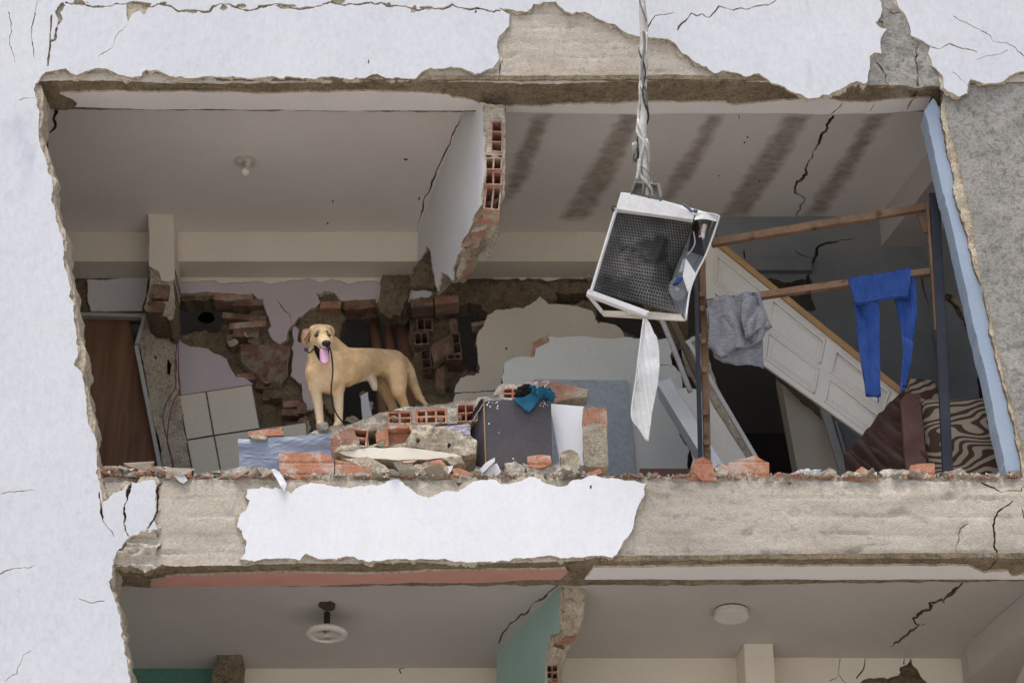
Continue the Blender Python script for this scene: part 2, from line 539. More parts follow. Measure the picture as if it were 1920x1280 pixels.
# ------------------------------------------------------------------ ground
mesh_obj('ground', [(-250, -250, 0), (250, -250, 0), (250, 250, 0), (-250, 250, 0)], [(0, 1, 2, 3)], MT['ground'])
bpy.data.objects['ground']['kind'] = 'structure'

# ------------------------------------------------------------------ levels of the two storeys
zB1 = at(960, 152, 0).z          # underside of the upper beam
zF1 = at(960, 893, 0).z          # floor of the broken storey
zB0 = at(960, 1052, 0).z         # underside of the lower beam
YF = atz(960, 204, zB1).y        # inner edge of the front beams
YB = atz(500, 490, zB1).y        # front of the rear beam
zC1 = at(500, 435, YB).z         # ceiling
YW = atz(500, 524, zB1).y        # wall under the rear beam
zC0 = zB0 + (zC1 - zB1)
zT = at(960, -170, 0).z
YEND = YW + 2.6
print('levels', zB1, zF1, zB0, zC1, 'Y', YF, YB, YW)
XL, XR = -3.7, 3.6

B = thing('apartment_building', (0, 0, 0), 'quake-damaged white apartment building with its front wall torn open', 'building')

def conc(u, v):      # cast against boards: faint steps between boards, pits
    h = 0.0022 * fbm(u, v * 1.6, 1.7, 4, 6) + 0.0012 * fbm(u, v, 5.0, 3, 28)
    bd = v / 0.107 + 0.35 * noise.noise(Vector((math.floor(u / 1.9) * 3.1, 0, 0)))
    k = math.floor(bd)
    h += 0.0016 * math.sin(k * 12.9898 + math.floor(u / 1.9 + 0.37 * k) * 4.1)
    f = bd - k
    if f < 0.11: h -= 0.0095 * max(0.0, 0.35 + 1.2 * noise.noise(Vector((u * 3, k, 2))))
    p = noise.noise(Vector((u * 9, v * 9, 8.0)))
    if p > 0.42: h -= (p - 0.42) * 0.05
    return h
deep = []
def rough_c(a, s):
    return lambda u, v: a * fbm(u, v, 3.3, 5, s)

# white plaster: left wall, its tongue on the lower beam and the band over the upper beam
low_band = [(956, 27), (954, 50), (936, 67), (936, 109), (909, 133), (889, 138), (845, 125), (828, 129), (808, 127), (774, 148), (727, 146), (707, 138), (667, 145), (638, 146), (598, 145), (568, 148), (537, 143), (494, 145), (470, 148), (437, 143), (383, 143), (356, 147), (319, 144), (296, 133), (274, 131), (265, 144), (235, 143), (195, 129), (161, 133), (144, 141), (124, 128), (92, 134), (79, 140), (66, 158)]
left_edge = [(69, 198), (73, 225), (72, 255), (81, 286), (89, 319), (97, 363), (104, 396), (110, 427), (118, 454), (118, 485), (127, 516), (129, 554), (137, 581), (143, 619), (146, 650), (138, 684), (152, 696), (158, 722), (162, 764), (170, 803), (180, 845), (183, 879), (184, 898), (192, 942), (213, 923), (233, 917), (243, 905), (263, 903), (290, 899), (295, 927), (295, 957), (290, 977), (295, 993), (273, 997), (257, 1002), (243, 1005), (230, 1020), (214, 1046), (210, 1060), (211, 1080), (206, 1100), (216, 1127), (221, 1147), (229, 1180), (232, 1200), (234, 1227), (240, 1260), (246, 1290), (262, 1400)]
right_up = [(1646, -170), (1648, 0), (1653, 24), (1641, 42), (1663, 55), (1654, 67), (1653, 101), (1631, 106), (1626, 155), (1596, 155), (1555, 178), (1522, 185), (1482, 171), (1455, 158), (1424, 138), (1398, 144), (1374, 136), (1337, 136), (1310, 119), (1280, 101), (1258, 77), (1221, 71), (1191, 67), (1144, 44), (1097, 22), (1073, 27), (1043, 3), (999, 8), (989, 22), (936, 14)]
cr = [
    crack([(120, 7), (108, 22), (113, 35), (105, 58), (103, 74), (96, 76)], 10, 4, 2, 5, 3, False),
    crack([(97, 28), (94, 75), (92, 105), (90, 124)], 2.5, 4, 1.5, 5, 4, False),
    crack([(71, -20), (66, 20), (59, 62), (64, 108)], 4, 2, 2, 5, 5),
    crack([(16, 22), (21, 45), (18, 75), (28, 118)], 1.6, 1.2, 2, 5, 6),
    crack([(122, 5), (165, 11), (205, 12), (236, 8), (280, 13), (306, 9), (335, 22), (352, 19), (380, 23), (400, 12), (430, 8), (470, 20), (490, 12), (515, 7), (545, 15), (580, 15), (600, 12), (625, 6), (660, 8), (690, 6), (722, 8), (760, 12), (785, 20), (800, 14), (822, 16), (848, 8), (870, 16), (905, 17), (938, 20)], 3.4, 3.4, 2.2, 5, 7, False),
    crack([(1208, 70), (1228, 30), (1262, 24)], 2.5, 1.4, 2, 5, 9),
    crack([(1270, 58), (1285, 40), (1296, 25), (1330, 33), (1348, 12), (1375, 20), (1400, 18), (1440, 10), (1468, -8)], 2.8, 2.2, 2.5, 5, 10),
    crack([(0, 926), (30, 921), (66, 919)], 1.6, 1.0, 1.5, 5, 11),
    crack([(0, 1076), (16, 1068), (45, 1063), (66, 1058)], 2.0, 1.2, 1.5, 5, 12),
    crack([(186, 922), (190, 950), (192, 975), (205, 992), (214, 1006)], 5, 1.4, 1.5, 5, 13, False),
    crack([(246, 905), (239, 935), (233, 962), (232, 980), (236, 996), (241, 1005)], 6.5, 3, 1.6, 5, 14, False),
    crack([(304, 898), (294, 918), (294, 960), (288, 974), (276, 990)], 4.5, 2.5, 1.5, 5, 15, False),
    crack([(148, 1122), (170, 1130), (196, 1126)], 1.4, 1.2, 1.5, 5, 16),
    crack([(10, 1276), (32, 1262), (42, 1232), (58, 1218)], 1.3, 1.0, 1.5, 5, 17),
    crack([(36, 188), (45, 184), (65, 184)], 2.2, 1.5, 1, 4, 18),
    crack([(182, 110), (212, 88), (220, 65), (240, 45)], 1.0, 1.0, 1.5, 5, 19),
]
deep = [cr[i] for i in (0, 1, 2, 9, 10, 11)]
def chip(cx, cy, w, h, seed):
    rnd = random.Random(seed)
    n = 11
    return ragged([(cx + math.cos(6.283 * i / n) * w * rnd.uniform(.45, 1), cy + math.sin(6.283 * i / n) * h * rnd.uniform(.45, 1)) for i in range(n)], 1.6, 4, seed)
chips = [[(237, 7), (255, 2), (285, 7), (276, 18), (270, 29), (262, 20), (248, 26), (240, 41), (237, 28)], chip(150, 5, 18, 7, 2), chip(362, 22, 13, 5, 3), chip(420, 15, 11, 7, 4), chip(452, 11, 12, 5, 5), chip(535, 12, 24, 6, 6), chip(633, 3, 20, 8, 7), chip(728, 10, 8, 7, 8), chip(775, 18, 9, 10, 9), chip(800, 15, 15, 5, 10), chip(892, 22, 3, 4, 11), chip(691, 116, 2.2, 5, 12), chip(306, 8, 9, 6, 13)]
P1 = [(-330, -170)] + right_up + low_band[0:0]
pl_wave = lambda u, v: 0.004 * fbm(u, v, 9.1, 3, 1.6)
outer1 = ragged(right_up + low_band + left_edge, 2.3, 4.2, 21, closed=False) + [(-330, 1400), (-330, -170)]
sheet1 = o = slab('plaster_sheet', FY(-0.022), outer1, 0.012, (MT['plaster'], MT['mortar']), B, cr + chips, grid=0.06, disp=pl_wave, flare=0.005)
tag(o, 'cracked white plaster of the left wall and the band over the upper beam')
# white plaster right of the bared column head
right2 = [(1680, -170), (1681, 0), (1697, 27), (1708, 67), (1745, 87), (1745, 111), (1755, 128), (1767, 141), (1770, 165), (1797, 181), (1814, 175), (1819, 149), (1858, 156), (1885, 149), (1901, 138), (1925, 133), (1990, 122), (2060, 128), (2200, 120)]
cr2 = [crack([(1746, 88), (1760, 92), (1780, 82), (1800, 90), (1832, 98)], 2.6, 1.2, 1.5, 5, 31), crack([(1786, 30), (1820, 48), (1855, 66), (1862, 78), (1885, 80), (1922, 106)], 1.7, 1.5, 1.8, 5, 32), crack([(1785, 135), (1800, 148), (1815, 162)], 1.2, 1, 1.5, 5, 33), crack([(1832, 112), (1862, 104), (1890, 94)], 1.1, 1, 1.5, 5, 34)]
sheet2 = o = slab('plaster_sheet', FY(-0.022), ragged(right2, 2.3, 4.2, 22, closed=False) + [(2200, -170)], 0.012, (MT['plaster'], MT['mortar']), B, cr2, grid=0.06, disp=pl_wave, flare=0.005, flare_seed=3)
tag(o, 'white plaster remnant over the bare right column')
patch_px = [(463, 917), (468, 937), (450, 963), (445, 987), (462, 1013), (460, 1030), (450, 1048), (493, 1047), (560, 1050), (573, 1037), (630, 1048), (660, 1043), (690, 1053), (740, 1047), (793, 1047), (853, 1053), (930, 1053), (973, 1045), (1040, 1042), (1093, 1045), (1147, 1045), (1163, 1027), (1187, 987), (1193, 957), (1205, 933), (1213, 907), (1160, 897), (1120, 892), (1083, 898), (1050, 912), (1013, 897), (993, 892), (973, 902), (940, 907), (917, 898), (887, 902), (873, 913), (840, 920), (803, 933), (760, 910), (747, 898), (723, 905), (687, 910), (657, 915), (627, 912), (580, 905), (547, 925), (533, 917), (500, 914)]
def coat(outer, seed, holes=(), par=None):
    o = slab('undercoat', FY(-0.010), grow(outer, -1.5, 8.5, seed), 0.014, (MT['mortar'], MT['mortar']), par, holes, grid=0.035, disp=lambda u, v: .003 * fbm(u, v, seed, 4, 14), flare=.008, flare_seed=seed)
    return o
coat(outer1, 3.3, cr, sheet1)
coat(ragged(right2, 2.3, 4.2, 22, closed=False) + [(2200, -170)], 5.1, cr2, sheet2)
# big white patch on the lower beam
sheet3 = o = slab('plaster_patch', FY(-0.022), patch_px, 0.012, (MT['plaster_clean'], MT['mortar']), B, [chip(1108, 912, 3, 6, 41)], grid=0.06, disp=pl_wave, rag=(2.6, 4.2, 23), flare=0.005, flare_seed=8)
coat(ragged(patch_px, 2.6, 4.2, 23), 7.7, (), sheet3)
tag(o, 'large clean white plaster patch left on the lower beam')

# concrete: upper beam, lower beam, right column, wall behind the left plaster
beam1 = [(-330, -170), (2200, -170), (2200, 150), (1772, 156), (1755, 157)] + [(x, 154 - 3.0 * math.sin(x * .011)) for x in range(1720, 60, -60)] + [(60, 156), (-330, 156)]
o = slab('concrete_beam', FY(0), ragged(beam1, 1.0, 9, 24), 0.05, (MT['concrete'], MT['mortar_dark']), B, [crack([(1722, 95), (1718, 120), (1722, 158)], 3, 4, 2, 5, 36), crack([(1640, 118), (1660, 140), (1668, 158)], 2, 2, 2, 5, 37), crack([(937, 112), (936, 152)], 2, 2, 1, 5, 38)], grid=0.0135, disp=conc)
tag(o, 'bare board-marked concrete beam over the opening')
head = [(1640, -60), (1690, -60), (1700, 20), (1712, 64), (1750, 84), (1760, 130), (1764, 160), (1700, 163), (1620, 160), (1622, 100), (1645, 95), (1650, 60), (1655, 40), (1640, 40)]
o = slab('column_head', FY(-0.009), head, 0.02, (MT['concrete_grey'], MT['mortar_dark']), B, [crack([(1720, 88), (1716, 112), (1722, 162)], 3.5, 4.5, 2, 5, 36), crack([(1642, 116), (1660, 138), (1668, 160)], 2.2, 2, 2, 5, 37), crack([(1660, 14), (1672, 24), (1690, 22)], 2, 2, 1, 5, 39)], grid=0.014, disp=lambda u, v: 0.011 * fbm(u, v, 2.2, 5, 9), rag=(2, 5, 25), flare=.01)
beam0 = [(196, 902), (300, 899), (500, 897), (900, 896), (1300, 899), (1600, 897), (1930, 900), (2200, 900), (2200, 1046), (1920, 1047), (1600, 1048), (1200, 1050), (900, 1056), (600, 1056), (300, 1060), (214, 1062), (205, 1040), (188, 940)]
cr0 = [crack([(1900, 938), (1870, 960), (1862, 985), (1865, 1015), (1872, 1047)], 2.4, 3, 2.5, 5, 42), crack([(1816, 980), (1797, 1000), (1795, 1048)], 1.3, 1.6, 2.5, 5, 43), crack([(1840, 902), (1880, 922), (1915, 920), (1922, 905)], 2.5, 2, 1.5, 5, 44), crack([(1916, 950), (1921, 975)], 3, 3, 1, 4, 45)]
def conc2(u, v):
    t = (zF1 + 0.03 - v) / 0.12          # spalled upper arris
    h = conc(u, v)
    if t < 1.2: h += max(-0.05, -0.024 * (1.2 - t) * (0.6 + 1.2 * abs(fbm(u, v, 7.7, 4, 7))))
    return h
o = slab('concrete_beam', FY(0), ragged(beam0, 1.8, 6, 26), 0.05, (MT['concrete'], MT['mortar_dark']), B, cr0 + deep[3:], grid=0.0125, disp=conc2)
tag(o, 'bare board-marked concrete beam under the broken floor')
rough_end = [(216, 1056), (222, 1034), (240, 1008), (262, 1000), (290, 994), (296, 1010), (294, 1040), (310, 1056), (285, 1070), (250, 1064)]
slab('spalled_concrete', FY(-0.012), rough_end, 0.03, (MT['concrete'], MT['mortar_dark']), B, (), grid=0.007, disp=lambda u, v: 0.05 * (1 - abs(fbm(u * .5, v * 1.6, 4.2, 4, 9))) ** 2 - .03 + .01 * fbm(u, v, 2, 3, 30), rag=(3, 5, 27), flare=.02)
colR = [(1774, 140), (1774, 191), (1778, 228), (1794, 286), (1806, 336), (1821, 396), (1832, 470), (1846, 545), (1863, 616), (1886, 710), (1915, 826), (1928, 905), (2200, 905), (2200, 120)]
o = slab('column', FY(0.014), ragged(colR, 0.9, 7, 28), 0.05, (MT['concrete_grey'], MT['mortar']), B, (), grid=0.022, disp=lambda u, v: 0.005 * fbm(u, v, 1.1, 5, 5) + .002 * fbm(u, v, 3.1, 3, 30))
tag(o, 'bare grey concrete column at the right edge')
# mortar rim and pale blue plaster on the inner side of the right column
rim = [(1760, 134), (1768, 160), (1764, 208), (1772, 249), (1777, 292), (1789, 336), (1792, 376), (1808, 425), (1822, 478), (1853, 590), (1871, 679), (1896, 777), (1914, 866), (1916, 900), (1945, 900), (1925, 826), (1896, 710), (1873, 616), (1842, 487), (1830, 396), (1815, 336), (1800, 286), (1786, 228), (1782, 191), (1778, 140)]
slab('mortar_rim', FY(0.035), rim, 0.06, (MT['mortar'], MT['mortar_dark']), B, (), grid=0.015, disp=lambda u, v: 0.016 * fbm(u, v, 6.6, 5, 11), rag=(2.5, 4, 29), flare=.01)
blue = [(1750, 184), (1764, 208), (1775, 249), (1781, 292), (1793, 336), (1794, 376), (1812, 425), (1824, 478), (1858, 590), (1874, 679), (1902, 777), (1920, 866), (1920, 900), (1890, 900), (1859, 750), (1832, 630), (1788, 438), (1763, 340), (1733, 208)]
A0, A1 = at(1800, 420, 0.06), at(1770, 420, 0.20)
bp = Plane(A0, A0 - A1, (0, 0, 1), Vector((A0 - A1).cross(Vector((0, 0, 1)))))
o = slab('painted_plaster', FY(0.06), blue, 0.16, (MT['blue_paint'], MT['blue_paint']), B, (), grid=0.05, disp=pl_wave, rag=(1.2, 5, 30))
tag(o, 'pale blue painted plaster strip along the right column')
# wall core behind the left plaster: mortar and stone show where the plaster has chipped
core = [(p[0] + 7 + 4 * math.sin(i * 1.7), p[1]) for i, p in enumerate([(69, 160), (69, 198), (73, 225), (75, 255), (81, 286), (89, 319), (97, 363), (104, 396), (110, 427), (118, 454), (120, 485), (125, 516), (129, 554), (138, 581), (146, 619), (150, 650), (149, 684), (152, 696), (158, 722), (162, 764), (169, 803), (176, 845), (181, 879)])]
core += [(192, 905), (200, 1000), (214, 1055), (215, 1077), (214, 1100), (221, 1127), (224, 1147), (230, 1180), (233, 1200), (236, 1227), (243, 1260), (250, 1290), (268, 1400), (-330, 1400), (-330, 160)]
o = slab('wall_core', FY(0.004), core, 0.2, (MT['mortar'], MT['mortar']), B, deep, grid=0.03, disp=lambda u, v: 0.006 * fbm(u, v, 2.6, 4, 12), rag=(2.4, 4, 33), flare=.015)

# beam bodies, floor slabs and ceilings
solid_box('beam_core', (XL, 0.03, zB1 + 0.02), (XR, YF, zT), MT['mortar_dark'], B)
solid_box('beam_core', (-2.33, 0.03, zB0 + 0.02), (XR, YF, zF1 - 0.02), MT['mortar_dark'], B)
def sof(z, y0, amp, sd): return lambda u, v: amp * fbm(u, v, sd, 5, 9)
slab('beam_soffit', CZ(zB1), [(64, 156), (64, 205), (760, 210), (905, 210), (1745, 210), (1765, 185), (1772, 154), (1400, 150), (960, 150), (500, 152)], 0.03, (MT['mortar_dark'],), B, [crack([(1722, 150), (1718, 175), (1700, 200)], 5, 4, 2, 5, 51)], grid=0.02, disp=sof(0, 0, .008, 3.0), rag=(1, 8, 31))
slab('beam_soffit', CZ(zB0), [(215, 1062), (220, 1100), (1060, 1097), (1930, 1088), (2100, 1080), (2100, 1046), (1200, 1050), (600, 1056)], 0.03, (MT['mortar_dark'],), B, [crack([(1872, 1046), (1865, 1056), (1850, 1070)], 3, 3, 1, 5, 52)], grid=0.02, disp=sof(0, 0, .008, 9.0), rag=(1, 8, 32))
s1 = [(112, 176), (150, 175), (190, 173), (300, 174), (420, 173), (500, 176), (560, 174), (660, 172), (760, 174), (840, 178), (850, 184), (885, 188), (902, 196), (905, 207), (500, 206), (140, 201), (145, 195), (135, 186)]
slab('painted_soffit', CZ(zB1 - 0.014), s1, 0.014, (MT['soffit_paint'], MT['mortar']), B, (), rag=(1.1, 5, 34))
s2 = [(948, 201), (1020, 201), (1080, 197), (1200, 192), (1360, 192), (1366, 197), (1460, 190), (1500, 186), (1550, 184), (1590, 191), (1640, 192), (1680, 186), (1745, 184), (1738, 206), (1640, 213), (1300, 212), (948, 210)]
slab('painted_soffit', CZ(zB1 - 0.014), s2, 0.014, (MT['soffit_paint'], MT['mortar']), B, [crack([(1580, 192), (1568, 206), (1558, 215)], 2, 2, 1, 4, 53), crack([(1640, 196), (1630, 210)], 1.4, 1.4, 1, 4, 54), crack([(1714, 186), (1700, 206)], 2, 2, 1, 4, 55)], rag=(1.3, 5, 35))
s3 = [(282, 1090), (330, 1078), (500, 1074), (740, 1075), (900, 1070), (1000, 1068), (1060, 1066), (1064, 1072), (1050, 1086), (900, 1092), (600, 1098), (282, 1101)]
slab('painted_soffit', CZ(zB0 - 0.014), s3, 0.014, (MT['salmon'], MT['mortar']), B, (), rag=(1.0, 6, 36))
s4 = [(1112, 1064), (1140, 1064), (1280, 1063), (1500, 1062), (1700, 1060), (1815, 1061), (1845, 1074), (1890, 1071), (1898, 1080), (1925, 1078), (2050, 1070), (2050, 1084), (1600, 1086), (1096, 1086), (1104, 1076)]
slab('painted_soffit', CZ(zB0 - 0.014), s4, 0.014, (MT['soffit_paint'], MT['mortar']), B, (), rag=(1.0, 6, 37))

cc = [crack([(106, 196), (100, 222), (104, 236), (90, 262), (84, 292)], 7, 4, 2.5, 5, 61, False),
      crack([(1562, 216), (1552, 240), (1536, 265), (1524, 285), (1518, 300), (1510, 318), (1512, 328), (1495, 340), (1490, 362), (1510, 372), (1500, 385), (1494, 400), (1503, 420)], 4.2, 2.8, 4, 5, 62, False),
      crack([(872, 205), (850, 250), (838, 280), (820, 318), (805, 360), (790, 400), (783, 433)], 2.4, 2.4, 2.0, 5, 63)]
def chole(lst, pl): return lst
ceil_px = CZ(zC1)
xy = lambda x0, x1, y0, y1: [(x0, y0), (x1, y0), (x1, y1), (x0, y1)]
def uvh(pl, hs): return [[pl.px(p) for p in h] for h in hs]
ceil1 = slab('ceiling', CZ(zC1), xy(XL, XR, YF - .02, YEND), 0.03, (MT['stained'], MT['mortar_dark']), B, uvh(CZ(zC1), cc), grid=0.03, disp=lambda u, v: 0.006 * fbm(u, v, 3.9, 3, 1.2), uv=True)
solid_box('floor_slab', (XL, YF - .05, zC1 + 0.07), (XR, YEND, zC1 + 0.3), MT['mortar_dark'], B)
cc0 = [crack([(1805, 1085), (1798, 1100), (1775, 1118), (1770, 1130)], 8, 4, 2, 5, 64, False), crack([(1768, 1122), (1742, 1130), (1744, 1142), (1712, 1158), (1733, 1170), (1705, 1184), (1690, 1196), (1668, 1212)], 5, 3.6, 3.5, 5, 65, False),
       crack([(1058, 1092), (1010, 1125), (985, 1150), (955, 1168), (935, 1205)], 3, 4, 2.5, 5, 66)]
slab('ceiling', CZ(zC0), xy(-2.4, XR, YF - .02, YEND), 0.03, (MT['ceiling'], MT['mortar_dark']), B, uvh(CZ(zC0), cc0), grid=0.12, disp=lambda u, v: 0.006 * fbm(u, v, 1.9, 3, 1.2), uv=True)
solid_box('floor_slab', (XL, YF - .05, zC0 + 0.07), (XR, YEND, zF1 - 0.03), MT['concrete_grey'], B)
solid_box('floor_slab', (XL, 0.1, zB0 - 2.75), (XR, YEND, zB0 - 2.55), MT['concrete_grey'], B)
# outer walls that close the rooms
solid_box('side_wall', (XL - .2, 0.06, 0), (XL, YEND, zT), MT['lilac'], B)
solid_box('side_wall', (XR, 0.06, 0), (XR + .2, YEND, zT), MT['blue_grey'], B)
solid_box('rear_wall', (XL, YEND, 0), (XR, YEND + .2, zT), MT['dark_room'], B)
solid_box('lower_storey_wall', (XL, 0.0, 0), (XR, 0.2, zB0 - 2.55), MT['plaster'], B)
slab('upper_wall_plaster', FY(-.03), [(XL - .2, zT - .0), (XR + .2, zT), (XR + .2, zT + 1.2), (XL - .2, zT + 1.2)], .2, (MT['plaster'],), B, uv=True)

for i, lp_ in enumerate(([(325, 512), (785, 512), (780, 528), (760, 525), (740, 531), (700, 526), (650, 532), (620, 524), (600, 530), (560, 526), (520, 531), (480, 527), (430, 530), (380, 526), (325, 527)], [(875, 512), (1135, 512), (1130, 524), (1080, 522), (1030, 526), (990, 520), (930, 523), (880, 521)])):
    slab('plaster_lip', FY(YW - .022), ragged(lp_, 2.2, 4, 150 + i), .014, (MT['cream'], MT['mortar']), B, ())
# rear beam of the upper storey
xb = at(1345, 470, YB).x
solid_box('rear_beam', (XL, YB, zB1), (xb, YW - 0.01, zC1 + .03), MT['cream'], B)
xs = [at(278, 450, YB - .12).x, at(327, 450, YB - .12).x]
YP = atz(300, 402, zC1).y
pil = [(278, 395), (326, 395), (327, 524), (312, 528), (302, 526), (298, 510), (290, 505), (279, 497)]
o = slab('pillar', FY(YP), pil, 0.3, (MT['cream'], MT['cream']), B, (), rag=(1.2, 5, 40))
slab('pillar_core', FY(YP + .02), [(284, 490), (327, 500), (328, 560), (325, 598), (318, 602), (276, 585), (270, 575), (280, 535)], 0.3, (MT['mortar'], MT['mortar_dark']), B, (), grid=.015, disp=lambda u, v: .018 * fbm(u, v, 1.4, 5, 10), rag=(2, 4, 41))
# stripped bands on the right-hand ceiling
bands = ([(1000, 214), (1032, 214), (1015, 262), (990, 330), (960, 372), (944, 380), (950, 345), (975, 275)], [(1165, 214), (1205, 214), (1180, 268), (1150, 340), (1100, 412), (1050, 412), (1075, 370), (1125, 285)], [(1328, 214), (1358, 214), (1338, 255), (1298, 330), (1255, 378), (1240, 370), (1260, 325), (1300, 268)], [(1475, 214), (1522, 214), (1498, 255), (1450, 335), (1400, 408), (1350, 408), (1378, 360), (1430, 280)], [(1628, 214), (1668, 214), (1640, 252), (1602, 320), (1545, 402), (1508, 404), (1535, 360), (1580, 300)])
me1 = ceil1.data
co = np.zeros(len(me1.vertices) * 3); me1.vertices.foreach_get('co', co); co = co.reshape(-1, 3)
d_ = co - np.array(CAM)
fz = d_ @ np.array(CF)
PX = np.stack((W / 2 + FPX * (d_ @ np.array(CR)) / fz, H / 2 - FPX * (d_ @ np.array(CU)) / fz), -1)
def seg_dist(P, poly):
    A_ = np.array(poly, float); B_ = np.roll(A_, -1, 0)
    best = np.full(len(P), 1e9)
    for a_, b_ in zip(A_, B_):
        ab = b_ - a_
        t = np.clip(((P - a_) @ ab) / (ab @ ab), 0, 1)
        best = np.minimum(best, np.hypot(*(P - (a_ + t[:, None] * ab)).T))
    return best
mask = np.zeros(len(PX))
for q in bands:
    s_ = seg_dist(PX, q) * np.where(in_poly(PX, q), 1, -1)
    mask = np.maximum(mask, np.clip(.5 + s_ / 22.0, 0, 1) * .6)
ca1 = me1.color_attributes.new('stripped', 'FLOAT_COLOR', 'POINT')
ca1.data.foreach_set('color', np.repeat(mask[:, None], 4, 1).astype(np.float32).ravel())
# ------------------------------------------------------------------ broken partition between the two upper rooms
BR, MO, MD = MT['brick'], MT['mortar'], MT['mortar_dark']
def px_block(name, x0, y0, x1, y1, Y, depth, parent, nx=3, ny=2, mat=None, web=.09, tilt=0.0, plane=None):
    cx, cy = (x0 + x1) / 2, (y0 + y1) / 2
    pts = []
    for x, y in ((x0, y1), (x1, y1), (x1, y0), (x0, y0)):
        dx, dy = x - cx, y - cy
        pts.append(at(cx + dx * math.cos(tilt) - dy * math.sin(tilt), cy + dx * math.sin(tilt) + dy * math.cos(tilt), Y))
    return hollow_block(name, pts, (0, depth, 0), mat or BR, parent, nx, ny, web)
def partition(root, J0, J1, zc, face, paint, A, Bx, y_front, bricks, seed, faces=(), ext=.33):
    """wall running back from the facade: painted left side (px outline), torn end between the px lines A and Bx"""
    a, b = atz(*J0, zc), atz(*J1, zc)
    pl = PV(a, b)
    if pl.N.x > 0: pl = Plane(pl.O, pl.U, pl.V, -pl.N)
    slab('painted_face', pl, face, 0.012, (paint, MO), root, (), rag=(1.2, 4, seed), grid=.09, disp=lambda u, v: .003 * fbm(u, v, 1.2, 3, 2))
    ya = atp(A[0][0], A[0][1], pl.O, pl.N)
    off = (at(Bx[0][0], Bx[0][1], ya.y) - pl.O).dot(pl.N)
    PA = [atp(p[0], p[1], pl.O, pl.N) - pl.N * .006 for p in A]
    PB = [atp(p[0], p[1], pl.O + pl.N * off, pl.N) for p in Bx]
    NA, NB = 90, 12
    def lerp(L, t):
        f = t * (len(L) - 1); i = min(int(f), len(L) - 2)
        return L[i].lerp(L[i + 1], f - i)
    def proj(p):
        d = p - CAM
        return (W / 2 + FPX * d.dot(CR) / d.dot(CF), H / 2 - FPX * d.dot(CU) / d.dot(CF))
    V, F = [], []
    for i in range(NA + 1):
        for j in range(NB + 1):
            t, s = i / NA, j / NB
            p = lerp(PA, t).lerp(lerp(PB, t), s)
            n = noise.fractal(p * 16 + Vector((seed, 0, 0)), 1.0, 2.0, 5)
            e = 1 if 0 < j < NB else .35
            V.append(p + Vector((0, -1, 0.1)) * (.018 * n * e - .004) + pl.N * (0.006 * noise.noise(p * 30) if j in (0, NB) else 0))
    for i in range(NA):
        for j in range(NB):
            q = [i * (NB + 1) + j, i * (NB + 1) + j + 1, (i + 1) * (NB + 1) + j + 1, (i + 1) * (NB + 1) + j]
            c = proj(sum((V[k] for k in q), Vector()) / 4)
            if any(x0 < c[0] < x1 and y0 < c[1] < y1 for x0, y0, x1, y1, *_ in bricks): continue
            F.append(tuple(q))
    # right-hand side and back of the wall
    b0 = len(V)
    for i in range(NA + 1): V.append(V[i * (NB + 1) + NB] + pl.U * (min(max(0.02, YB - .03 - V[i * (NB + 1) + NB].y), .05 + 7 * max(0, ext - i / NA)) / pl.U.y))
    for i in range(NA): F.append((i * (NB + 1) + NB, b0 + i, b0 + i + 1, (i + 1) * (NB + 1) + NB))
    end = mesh_obj('torn_end', V, F, MO, root, smooth=True)
    for k, (x0, y0, x1, y1, nx, ny, tl) in enumerate(bricks):
        tt = min(1, max(0, (0.5 * (y0 + y1) - A[0][1]) / (A[-1][1] - A[0][1])))
        yy = lerp(PA, tt).y
        for _ in range(12):      # depth of the torn end behind this brick
            pp = lerp(PA, tt); cy = proj(pp)[1]
            tt += (0.5 * (y0 + y1) - cy) / (A[-1][1] - A[0][1]) * .7
            tt = min(1, max(0, tt))
        yy = lerp(PA, tt).lerp(lerp(PB, tt), .5).y - .012
        px_block('hollow_brick', x0 - 1, y0 - 1, x1 + 1, y1 + 1, yy, .16, end, nx, ny, MT['brick_dusty'], .1, tl)
    for k, (t0, t1, s0, s1, f) in enumerate(faces):
        LP = lambda t, s: lerp(PA, t).lerp(lerp(PB, t), s) + Vector((0, -.016, .002))
        patch('brick_face', [LP(t1, s0), LP(t1, s1), LP(t0, s1 - .04), LP(t0, s0 + .05)], 14, 14, (MT['brick_shaded'] if f else MT['brick_dusty'], MO), end, lambda s, t: .0035 * math.sin(t * 40 + s * 6) + .008 * noise.noise(Vector((s * 4, t * 4, seed + k))), .04, edge_mat=True)
    return pl
wp = thing('partition_wall', atz(880, 300, zF1), 'white partition wall torn off above the dog with its brick core exposed', 'wall')
face1 = [(866, 196), (906, 192), (907, 285), (902, 385), (886, 410), (879, 435), (865, 457), (863, 472), (849, 504), (847, 526), (838, 516), (827, 510), (824, 535), (821, 546), (815, 519), (807, 472), (800, 460), (791, 485), (783, 491), (778, 436)]
A = [(906, 192), (907, 285), (902, 385), (886, 410), (879, 435), (865, 457), (863, 472), (849, 504), (846, 528)]
Bx = [(947, 198), (948, 285), (946, 366), (938, 392), (932, 425), (917, 455), (900, 471), (886, 493), (873, 529)]
bricks1 = [(922, 228, 941, 284, 1, 3, 0.0), (910, 296, 941, 318, 2, 1, 0.02), (909, 322, 941, 346, 2, 1, 0.02), (909, 350, 938, 392, 2, 1, 0.10)]
partition(wp, (872, 205), (783, 435), zC1, face1, MT['white_paint'], A, Bx, YF, bricks1, 5, [(.30, .46, .15, .80, 0), (.48, .63, .12, .72, 0), (.66, .76, .12, .5, 1), (.80, .96, .15, .85, 0)])  # third face: darker brick colour gives the shade of a hole
